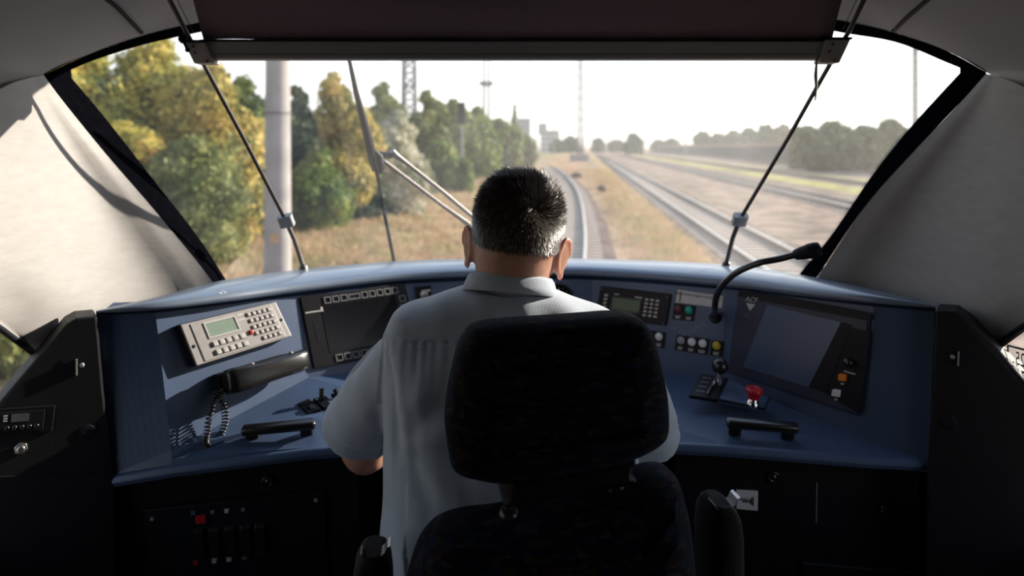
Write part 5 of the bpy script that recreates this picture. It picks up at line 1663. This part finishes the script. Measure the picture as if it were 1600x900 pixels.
def crown_mesh(name, h, w, n_leaf, leaf, pal, seed, base=0.05, blobs=26, taper=0.75):
    """Leaf cards over a heap of leafy masses h high and w wide, standing at the origin."""
    rg = np.random.default_rng(seed)
    C, R = [], []
    for k in range(blobs):
        t = (k + 0.5) / blobs
        z = h * (base + (0.94 - base) * t)
        prof = math.sin(math.pi * min(1.0, 0.20 + 0.80 * t)) ** 0.6 if taper < 1 else 1.0
        rad = w * 0.5 * max(0.22, prof)
        a = rg.random() * 6.283 + k * 2.4
        rr = rad * (0.25 + 0.55 * rg.random())
        r = max(0.12 * w, min(rad * 0.62, 0.30 * w)) * (0.75 + 0.5 * rg.random())
        r = min(r, 0.22 * h)
        C.append((math.cos(a) * rr, math.sin(a) * rr, min(z, h - r * 0.9))); R.append(r)
    C, R = np.array(C), np.array(R)
    pick = rg.choice(blobs, n_leaf, p=R ** 2 / (R ** 2).sum())
    d = rg.normal(size=(n_leaf, 3)); d /= np.linalg.norm(d, axis=1)[:, None]
    cen = C[pick] + d * (R[pick] * (0.72 + 0.38 * rg.random(n_leaf) ** 0.7))[:, None]
    cen[:, 2] = np.clip(cen[:, 2], 0.02, None)
    nrm = d + rg.normal(size=(n_leaf, 3)) * 0.6; nrm /= np.linalg.norm(nrm, axis=1)[:, None]
    u = np.cross(nrm, rg.normal(size=(n_leaf, 3))); u /= np.linalg.norm(u, axis=1)[:, None]
    v = np.cross(nrm, u)
    sz = (leaf * (0.6 + 0.8 * rg.random(n_leaf)))[:, None]
    V = np.empty((n_leaf * 4, 3))
    V[0::4] = cen - u * sz; V[1::4] = cen - v * sz * 0.55; V[2::4] = cen + u * sz; V[3::4] = cen + v * sz * 0.55
    verts = [tuple(p) for p in V]; faces = [(i, i + 1, i + 2, i + 3) for i in range(0, n_leaf * 4, 4)]
    mb = MB(); mb.add(verts, faces, 0, False)
    for c, r in zip(C, R):
        mb.ball(c, tuple([r * 0.74] * 3), 0, 10, 7)
    me = mb.mesh(name); me.materials.append(FOL[pal])
    return me

def trunk_mesh(name, h, w):
    mb = MB(); r = max(0.05, 0.02 * h)
    mb.tube([(0, 0, -0.15), (0.02 * h, 0, h * 0.3), (-0.01 * h, 0.01 * h, h * 0.75)], [r * 1.3, r, r * 0.4], 8)
    for k in range(4):
        a = k * 1.7
        mb.tube([(0, 0, h * (0.25 + 0.1 * k)), (math.cos(a) * w * 0.25, math.sin(a) * w * 0.25, h * (0.45 + 0.1 * k))], [r * 0.6, r * 0.2], 6)
    me = mb.mesh(name); me.materials.append(M['bark'])
    return me

def tree(px, Y, top, wpx, pal, n_leaf, leaf, label, seed, group=None, nm='tree', base=0.03, blobs=26, taper=0.75, zoff=-0.12):
    x = (px - 800) * Y / FPX
    z0 = GROUND + zoff
    h = EYE - (top - HZ) * Y / FPX - z0
    w = wpx * Y / FPX
    root = thing(nm, label, 'tree' if nm != 'shrub' else 'shrub', (x, Y, z0), group)
    for m_, pn in ((crown_mesh('foliage', h, w, n_leaf, leaf, pal, seed, base, blobs, taper), 'foliage'), (trunk_mesh('trunk', h, w), 'trunk')):
        o = bpy.data.objects.new(pn, m_); COL.objects.link(o); o.parent = root
    return root

G1 = 'trees and bushes along the dry grass'
tree(130, 20.0, 66, 210, 'yellow', 16000, 0.10, 'yellow-green tree against the slanting black window frame', 1, G1)
tree(235, 21.5, 44, 190, 'yellow', 16000, 0.10, 'tallest yellow-green tree rising behind the end bracket of the blind', 2, G1)
tree(330, 20.5, 84, 150, 'autumn', 14000, 0.10, 'yellowing tree with reddish leaves between the guide rod and the concrete pole', 3, G1)
tree(300, 17.5, 210, 150, 'olive', 9000, 0.08, 'shady olive bush at the foot of the yellowing tree', 4, G1, nm='shrub')
tree(200, 17.0, 190, 170, 'yellow', 9000, 0.08, 'low yellow-green bush against the window frame', 5, G1, nm='shrub')
tree(375, 25.0, 110, 110, 'green', 9000, 0.12, 'green tree half hidden behind the concrete pole', 6, G1)
tree(466, 26.0, 126, 70, 'dark', 8000, 0.12, 'dark green tree beside the concrete pole', 7, G1)
tree(524, 27.5, 103, 108, 'autumn', 15000, 0.11, 'golden autumn tree between the concrete pole and the long wiper', 8, G1)
tree(500, 25.0, 232, 90, 'green', 7000, 0.09, 'low green bush under the golden tree', 9, G1, nm='shrub')
tree(598, 37.0, 122, 84, 'olive', 9000, 0.15, 'dark olive tree behind the wiper arm joint', 10, G1)
tree(622, 31.0, 172, 104, 'white', 15000, 0.10, 'rounded bush covered in silvery seed heads behind the wipers', 11, G1, nm='shrub')
tree(566, 28.0, 250, 70, 'dark', 5000, 0.10, 'dark low bush at the edge of the grass behind the long wiper', 12, G1, nm='shrub')
tree(668, 50.0, 138, 66, 'olive', 8000, 0.2, 'olive tree below the lattice tower', 13, G1)
tree(706, 58.0, 152, 70, 'olive', 8000, 0.22, 'wide olive tree behind the signal', 14, G1)
tree(746, 66.0, 164, 70, 'green', 7000, 0.25, 'green tree between the signal and the lamp mast', 15, G1)
tree(782, 80.0, 183, 64, 'olive', 6000, 0.3, 'olive tree at the foot of the lamp mast', 16, G1)
tree(812, 100.0, 208, 50, 'olive', 5000, 0.35, 'last olive tree of the row before the grey flats', 17, G1)
tree(690, 48.0, 216, 66, 'green', 5000, 0.18, 'dark green bush behind the signal post', 18, G1, nm='shrub')
tree(762, 72.0, 216, 70, 'dark', 5000, 0.25, 'dark bush behind the rusty marker post', 19, G1, nm='shrub')
tree(725, 46.0, 246, 34, 'green', 3000, 0.12, 'small bright green shrub at the foot of the signal', 20, G1, nm='shrub')
tree(804, 190.0, 157, 13, 'olive', 3000, 0.5, 'slim poplar rising above the row of trees beside the grey flats', 21, nm='poplar_tree', blobs=16, taper=0.6)

tree(10, 9.0, 480, 330, 'olive', 7000, 0.06, 'low olive bush close by the track seen through the side window', 22, G1, nm='shrub')
G2 = 'trees across the sidings'
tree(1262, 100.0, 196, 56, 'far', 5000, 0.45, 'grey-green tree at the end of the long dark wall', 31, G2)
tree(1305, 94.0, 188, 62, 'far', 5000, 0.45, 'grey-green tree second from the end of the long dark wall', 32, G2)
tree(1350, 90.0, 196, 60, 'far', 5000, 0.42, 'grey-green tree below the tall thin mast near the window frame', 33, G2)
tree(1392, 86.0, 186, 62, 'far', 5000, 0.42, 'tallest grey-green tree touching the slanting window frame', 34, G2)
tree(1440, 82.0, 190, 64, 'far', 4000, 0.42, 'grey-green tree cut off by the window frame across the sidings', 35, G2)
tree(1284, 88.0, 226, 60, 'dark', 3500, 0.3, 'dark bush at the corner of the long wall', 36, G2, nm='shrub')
# the wood far across the yard, and scattered far trees: one of each kind, copied
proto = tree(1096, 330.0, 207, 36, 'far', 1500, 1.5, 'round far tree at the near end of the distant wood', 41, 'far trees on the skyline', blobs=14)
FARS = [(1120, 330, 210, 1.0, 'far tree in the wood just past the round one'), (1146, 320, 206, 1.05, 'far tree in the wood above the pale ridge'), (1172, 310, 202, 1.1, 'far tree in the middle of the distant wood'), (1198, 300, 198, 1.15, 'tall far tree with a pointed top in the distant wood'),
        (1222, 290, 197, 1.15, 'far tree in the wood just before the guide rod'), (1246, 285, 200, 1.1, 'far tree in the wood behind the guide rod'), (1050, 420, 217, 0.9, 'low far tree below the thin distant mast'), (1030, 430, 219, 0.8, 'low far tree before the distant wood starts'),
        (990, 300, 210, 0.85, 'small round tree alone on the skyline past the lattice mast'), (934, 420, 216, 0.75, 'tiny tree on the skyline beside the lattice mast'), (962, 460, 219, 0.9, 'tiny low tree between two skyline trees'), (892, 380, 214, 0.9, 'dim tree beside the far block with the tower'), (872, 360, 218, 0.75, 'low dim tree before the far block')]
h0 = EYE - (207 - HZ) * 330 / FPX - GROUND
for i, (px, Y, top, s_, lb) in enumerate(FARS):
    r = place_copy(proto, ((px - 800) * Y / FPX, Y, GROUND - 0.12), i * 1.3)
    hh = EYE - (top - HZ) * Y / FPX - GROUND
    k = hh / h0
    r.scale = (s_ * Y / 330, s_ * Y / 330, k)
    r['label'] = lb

# ------------------------------------------------------------------ posts, masts, buildings, wall
M['concrete'] = mat('grey_concrete', (0.30, 0.275, 0.265), 0.85, var=0.15, scale=3, bump=0.4, bscale=30)
M['lattice'] = mat('grey_steel_lattice', (0.20, 0.20, 0.20), 0.6, 0.3, var=0.15, scale=2)
M['rust'] = mat('rusty_steel', (0.12, 0.075, 0.06), 0.8, 0.2, var=0.25, scale=4)
M['signal_black'] = mat('signal_black', (0.02, 0.02, 0.024), 0.7, var=0.2, scale=4)

Y = 12.0; x = (434 - 800) * Y / FPX
root = thing('concrete_pole', 'thick grey concrete pole with an orange number plate at the trackside', 'pole', (x, Y, GROUND - 0.1))
mb = MB(); mb.lathe((x, Y, GROUND - 0.3), (0, 0, 1), [(0, 0.245), (1.0, 0.232), (6.0, 0.195), (9.0, 0.175)], 28); mb.build('shaft', M['concrete'], root)
zc = EYE - (370 - HZ) * Y / FPX
mb = MB(); rows = []
for k in range(9):
    a = math.radians(250 + 5 + 5 * k); rows.append([Vector((x + math.cos(a) * 0.231 , Y + math.sin(a) * 0.231, zc + dz)) for dz in (-0.08, 0.08)])
mb.grid(rows); o = mb.build('number_plate', mat('faded_orange_plate', (0.46, 0.27, 0.15), 0.7, var=0.25, scale=30), root, fix=False)
mb = MB(); mb.lathe((x, Y, EYE - (178 - HZ) * Y / FPX), (0, 0, 1), [(0, 0.226), (0.02, 0.226)], 24); mb.build('band', M['rust'], root)

Y = 46.0; x = (721.5 - 800) * Y / FPX
root = thing('railway_signal', 'black railway signal head on a slim post in the dry grass', 'signal', (x, Y, GROUND - 0.2))
ztop, zbot = EYE - (160 - HZ) * Y / FPX, EYE - (195 - HZ) * Y / FPX
mb = MB(); mb.lathe((x, Y, GROUND - 0.2), (0, 0, 1), [(0, 0.10), (zbot - GROUND + 0.4, 0.085)], 12); mb.build('post', M['lattice'], root)
mb = MB(); mb.loft([ring((x, Y - 0.1, z), (1, 0, 0), (0, 1, 0), 0.26 * k, 0.05, 16, 4) for z, k in ((zbot, 0.85), (zbot + 0.12, 1), (ztop - 0.12, 1), (ztop, 0.85))]); mb.build('signal_head', M['signal_black'], root)
for k in range(3):
    z = zbot + 0.3 + k * 0.48
    mb = MB(); mb.tube([(x, Y - 0.14, z), (x, Y - 0.34, z)], 0.12, 14); mb.build('lamp_hood', M['signal_black'], root)
mb = MB(); mb.box((x + 0.12, Y - 0.05, GROUND + 0.9), (0.34, 0.2, 0.5)); mb.build('relay_box', M['lattice'], root, bevel=0.02)

Y = 88.0; x = (752.5 - 800) * Y / FPX
root = thing('marker_post', 'rusty brown marker post standing before the dark bush', 'post', (x, Y, GROUND - 0.2))
mb = MB(); mb.box((x, Y, (GROUND - 0.4 + EYE + (HZ - 172) * Y / FPX) / 2), (0.42, 0.3, EYE + (HZ - 172) * Y / FPX - GROUND + 0.4)); mb.build('post', M['rust'], root, bevel=0.03)
mb = MB(); mb.box((x, Y - 0.1, EYE + (HZ - 182) * Y / FPX), (0.62, 0.2, 1.7)); mb.build('board', M['rust'], root, bevel=0.03)

def lattice_mast(px, Y, wpx, top, label, nm='lattice_mast', z0=GROUND - 0.2, step=1.0, mt='lattice', taper=0.8):
    """Four-legged steel mast with zig-zag bracing."""
    x = (px - 800) * Y / FPX; w = wpx * Y / FPX / 2
    zt = EYE - (top - HZ) * Y / FPX
    root = thing(nm, label, 'mast', (x, Y, z0))
    r = max(0.06, w * 0.24)
    def leg(sx, sy, t):
        k = w * (1 - (1 - taper) * t)
        return Vector((x + sx * k, Y + sy * k, z0 + (zt - z0) * t))
    for sx, sy in ((-1, -1), (1, -1), (1, 1), (-1, 1)):
        mb = MB(); mb.tube([leg(sx, sy, 0), leg(sx, sy, 1)], r, 5); mb.build('leg', M[mt], root)
    n_ = max(6, int((zt - z0) / (2 * w) / step))
    mb = MB()
    fc = [((-1, -1), (1, -1)), ((1, -1), (1, 1)), ((1, 1), (-1, 1)), ((-1, 1), (-1, -1))]
    for k in range(n_):
        t0, t1 = k / n_, (k + 1) / n_
        for a, b in fc:
            if k % 2: a, b = b, a
            mb.tube([leg(*a, t0), leg(*b, t1)], r * 0.7, 4); mb.tube([leg(*a, t1), leg(*b, t1)], r * 0.6, 4)
    mb.build('bracing', M[mt], root)
    return root, x, Y
lattice_mast(640, 66.0, 20, 10, 'wide steel lattice tower rising out of the trees behind the long wiper', 'lattice_tower')
root, x, Y = lattice_mast(907, 150.0, 8, 40, 'tall slim lattice mast on a box beside the curving track')
mb = MB(); mb.box((x - 0.3, Y, GROUND + 0.5), (4.0, 2.0, 1.7)); mb.build('footing', M['concrete'], root, bevel=0.1)
for pw, py in ((6.0, 180), (6.0, 118)):
    mb = MB(); z = EYE - (py - HZ) * Y / FPX; mb.tube([(x - 0.6, Y, z), (x - pw, Y - 2, z + 0.3)], 0.09, 5); mb.build('bracket', M['lattice'], root)
root, x, Y = lattice_mast(1430, 74.0, 6, 60, 'tall thin mast standing alone near the slanting window frame')
# floodlight mast: twin tubes with a ring of lamps
Y = 130.0; x = (760 - 800) * Y / FPX
root = thing('floodlight_mast', 'pale twin tube mast with a ring of floodlights above the trees', 'mast', (x, Y, GROUND - 0.2))
for dx in (-0.5, 0.5):
    mb = MB(); mb.tube([(x + dx, Y, GROUND - 0.2), (x + dx * 0.8, Y, EYE - (60 - HZ) * Y / FPX)], [0.30, 0.2], 8); mb.build('tube', M['lattice'], root)
zr = EYE - (133 - HZ) * Y / FPX
mb = MB(); mb.tube([(x + 1.15 * math.cos(a), Y + 1.15 * math.sin(a), zr) for a in np.linspace(0, 2 * math.pi, 25)], 0.10, 6); mb.tube([(x - 1.15, Y, zr), (x + 1.15, Y, zr)], 0.09, 6); mb.build('lamp_ring', M['lattice'], root)
for k in range(6):
    a = k * math.pi / 3 + 0.3
    mb = MB(); mb.box((x + 1.15 * math.cos(a), Y + 1.15 * math.sin(a), zr + 0.4), (0.6, 0.4, 0.55)); mb.build('floodlight', M['lattice'], root, bevel=0.03)
for px, top, Y, lb in ((1071, 186, 260.0, 'thin distant post above the low far trees'), (865, 165, 300.0, 'faint thin distant post above the far block'), (1310, 148, 160.0, 'faint thin mast above the grey-green trees'), (1357, 152, 170.0, 'faint thin mast between the trees and the tall lone mast')):
    x = (px - 800) * Y / FPX
    mb = MB(); zt = EYE - (top - HZ) * Y / FPX
    mb.tube([(x, Y, GROUND - 0.2), (x, Y, zt)], [0.28, 0.18], 6); mb.tube([(x - 1.2, Y, zt - 1.5), (x + 1.2, Y, zt - 1.5)], 0.1, 5)
    tag(mb.build('line_post', M['lattice'], origin=(x, Y, GROUND - 0.2)), lb, 'post')

M['flats'] = mat('grey_flats', (0.30, 0.28, 0.28), 0.9, var=0.1, scale=0.2)
M['flats_pale'] = mat('pale_render', (0.50, 0.46, 0.42), 0.9, var=0.08, scale=0.2)
M['win'] = mat('dark_window', (0.05, 0.055, 0.07), 0.3, var=0.2, scale=1)
def block(px0, px1, top, Y, label, cols, rows_, m='flats', depth=14.0, extra=None):
    x0, x1 = (px0 - 800) * Y / FPX, (px1 - 800) * Y / FPX
    zt = EYE - (top - HZ) * Y / FPX
    root = thing('apartment_building', label, 'building', ((x0 + x1) / 2, Y, GROUND - 0.2))
    mb = MB(); mb.box(((x0 + x1) / 2, Y + depth / 2, (zt + GROUND - 0.2) / 2), (x1 - x0, depth, zt - GROUND + 0.2)); mb.build('walls', M[m], root)
    mb = MB(); mb.box(((x0 + x1) / 2, Y + depth / 2, zt + 0.3), (x1 - x0 + 0.6, depth + 0.6, 0.6)); mb.build('roof', M['flats'], root)
    wx, wz = (x1 - x0) / cols, (zt - GROUND) / rows_
    for i in range(cols):
        for j in range(rows_):
            mb = MB(); mb.box((x0 + wx * (i + 0.5), Y - 0.02, GROUND + wz * (j + 0.5)), (wx * 0.5, 0.12, wz * 0.45)); mb.build('window', M['win'], root)
    if extra:
        ex0, ex1, et = extra
        a, b, zt2 = (ex0 - 800) * Y / FPX, (ex1 - 800) * Y / FPX, EYE - (et - HZ) * Y / FPX
        mb = MB(); mb.box(((a + b) / 2, Y + depth / 2, (zt2 + zt) / 2 - 1), (b - a, depth * 0.7, zt2 - zt + 2)); mb.build('stair_tower', M['flats'], root)
    return root
block(808, 829, 186, 420.0, 'grey block of flats just past the slim poplar', 4, 7)
block(846, 874, 205, 400.0, 'pale far block with a raised tower on its roof', 4, 4, 'flats_pale', extra=(842, 855, 192))

# long dark wall with a rusty top across the yard
pts = [(1018, 470.0), (1130, 225.0), (1200, 160.0), (1272, 118.0)]
mb = MB(); rows = []
W_ = [Vector(((px - 800) * Y / FPX, Y, 0)) for px, Y in pts]
mb.grid([[Vector((p.x, p.y, GROUND - 0.3)) for p in W_], [Vector((p.x, p.y, EYE + 0.1 - 0.0)) for p in W_], [Vector((p.x + 1.0, p.y + 3.0, EYE + 0.1)) for p in W_], [Vector((p.x + 1.0, p.y + 3.0, GROUND - 0.3)) for p in W_]], smooth=False)
root = thing('boundary_wall', 'long low dark wall with a rusty earth top running beside the sidings', 'wall', tuple(W_[2] + Vector((0, 0, GROUND - 0.3))))
mb.build('wall_face', mat('dark_grey_wall', (0.075, 0.065, 0.065), 0.9, var=0.2, scale=0.3), root, fix=False)
mb = MB()
mb.grid([[Vector((p.x, p.y - 0.1, EYE + 0.05)) for p in W_], [Vector((p.x + 0.4, p.y + 1.0, EYE + 1.05)) for p in W_], [Vector((p.x + 2.0, p.y + 5.0, EYE + 1.1)) for p in W_], [Vector((p.x + 2, p.y + 8.0, EYE - 2)) for p in W_]], smooth=False)
mb.build('earth_top', mat('rusty_earth', (0.26, 0.17, 0.13), 0.95, var=0.25, scale=0.5), root, fix=False)

# a dark junction box and stones in the grass beside the curving track
def stone(px, py, wpx, hpx, label, seed, m):
    Y = (EYE - GROUND + 0.1) * FPX / (py - HZ); x = (px - 800) * Y / FPX
    rg = random.Random(seed)
    mb = MB(); w, h = wpx * Y / FPX / 2, hpx * Y / FPX
    rows = []
    for i in range(9):
        t = math.pi * i / 8; r = []
        for k in range(14):
            a = 2 * math.pi * k / 14; j = 1 + 0.22 * noise.noise((math.cos(a) * 1.5 + seed, math.sin(a) * 1.5, i * 0.5))
            r.append(Vector((x + math.sin(t) * math.cos(a) * w * j, Y + math.sin(t) * math.sin(a) * w * j, GROUND - 0.15 + h * 0.5 - math.cos(t) * h * 0.6)))
        rows.append(r)
    mb.loft(rows)
    tag(mb.build('stone', M[m], origin=(x, Y, GROUND - 0.15)), label, 'stone')
stone(941, 298, 16, 9, 'dark stone in the orange grass between the two tracks', 3, 'rust')
stone(902, 276, 18, 7, 'flat dark stone at the end of the green strip between the tracks', 5, 'rust')
stone(741, 291, 11, 5, 'small grey stone in the dry grass near the signal', 8, 'concrete')

# ------------------------------------------------------------------ wipers outside the windscreen
wp = thing('windscreen_wiper', 'long dark windscreen wiper with twin arms reaching up outside the glass', 'wiper', scr((690, 420), 0.03))
mb = MB()
mb.loft([ring(scr((x, y), 0.095 + d), (1, 0, 0), (0, 1, 0), w, 0.006, 10, 3) for x, y, w, d in ((545, 90, 0.004, 0), (551, 118, 0.006, 0.004), (556, 142, 0.007, 0.006), (566, 180, 0.0095, 0.012), (576, 220, 0.012, 0.018), (583, 250, 0.013, 0.02), (588, 268, 0.011, 0.018))])
mb.build('wiper_bow', M['wiper'], wp)
mb = MB(); mb.tube([scr(p, 0.09) for p in ((544, 86), (556, 140), (572, 200), (588, 265), (598, 320), (607, 365), (616, 410))], 0.005, 8); mb.build('blade', M['rubber'], wp)
mb = MB(); mb.loft([ring(scr((x, y), 0.105), (1, 0, 0), (0, 1, 0), w, 0.010, 12, 3) for x, y, w in ((584, 236, 0.010), (588, 244, 0.018), (591, 262, 0.016), (592, 272, 0.008))]); mb.build('blade_joint', M['wiper'], wp)
mb = MB(); mb.tube([scr(p, 0.12) for p in ((588, 240), (600, 242), (613, 243))], 0.009, 10); mb.build('joint_bar', M['wiper'], wp)
mb = MB(); mb.tube([scr(p, 0.125) for p in ((612, 236), (620, 244), (634, 254), (690, 298), (740, 340), (800, 392), (840, 430))], [0.009, 0.009, 0.0065, 0.006, 0.006, 0.007, 0.008], 10); mb.build('wiper_arm', M['wiper_arm'], wp)
mb = MB(); mb.tube([scr(p, 0.125) for p in ((600, 252), (640, 282), (690, 320), (728, 347), (790, 398), (830, 432))], [0.006, 0.0055, 0.0055, 0.008, 0.008, 0.008], 10); mb.build('wiper_arm', M['wiper_arm'], wp)

# reversed number sticker on the side window behind the monitor end
def on_side(px, py, x=0.8705):
    d = ray(px, py); t = x / d.x
    return EYEV + d * t
q = Quad([on_side(1574, 538), on_side(1606, 546), on_side(1606, 586), on_side(1574, 574)], Vector((-1, 0, 0)))
root = thing('window_sticker', 'boxed number 25 read backwards on the side window', 'sticker', q(0.5, 0.5))
mb = MB(); q.ringbox(mb, 0, 1.3, 0, 1, 0.0035, 0.0, 0.0008); mark('frame', mb, M['ink'], root)
vs_, fs_ = text_polys('25', 1.0, mirror=True)
mb = MB(); mb.add([q(0.66 + x * 0.50, 0.50 - y * 0.78, 0.0008) for x, y in vs_], fs_); mark('number', mb, M['ink'], root)
mb = MB(); q.ringbox(mb, 0.62, 1.4, 1.25, 2.1, 0.0035, 0.0, 0.0008); mark('lower_frame', mb, M['ink'], root)

# ------------------------------------------------------------------ haze in the air outside
def haze(density):
    m = bpy.data.materials.new('haze_air'); m.use_nodes = True
    n, l = nodes_of(m); n.clear()
    out = n.new('ShaderNodeOutputMaterial'); v = n.new('ShaderNodeVolumeScatter')
    v.inputs['Color'].default_value = (1.0, 0.97, 0.93, 1); v.inputs['Density'].default_value = density; v.inputs['Anisotropy'].default_value = 0.55
    l.new(v.outputs[0], out.inputs['Volume'])
    mb = MB(); mb.box((40, 306, 18), (700, 600, 42))
    o = mb.build('haze', m)
    tag(o, 'warm haze in the air over the tracks', 'haze', kind='stuff')
haze(0.0004)
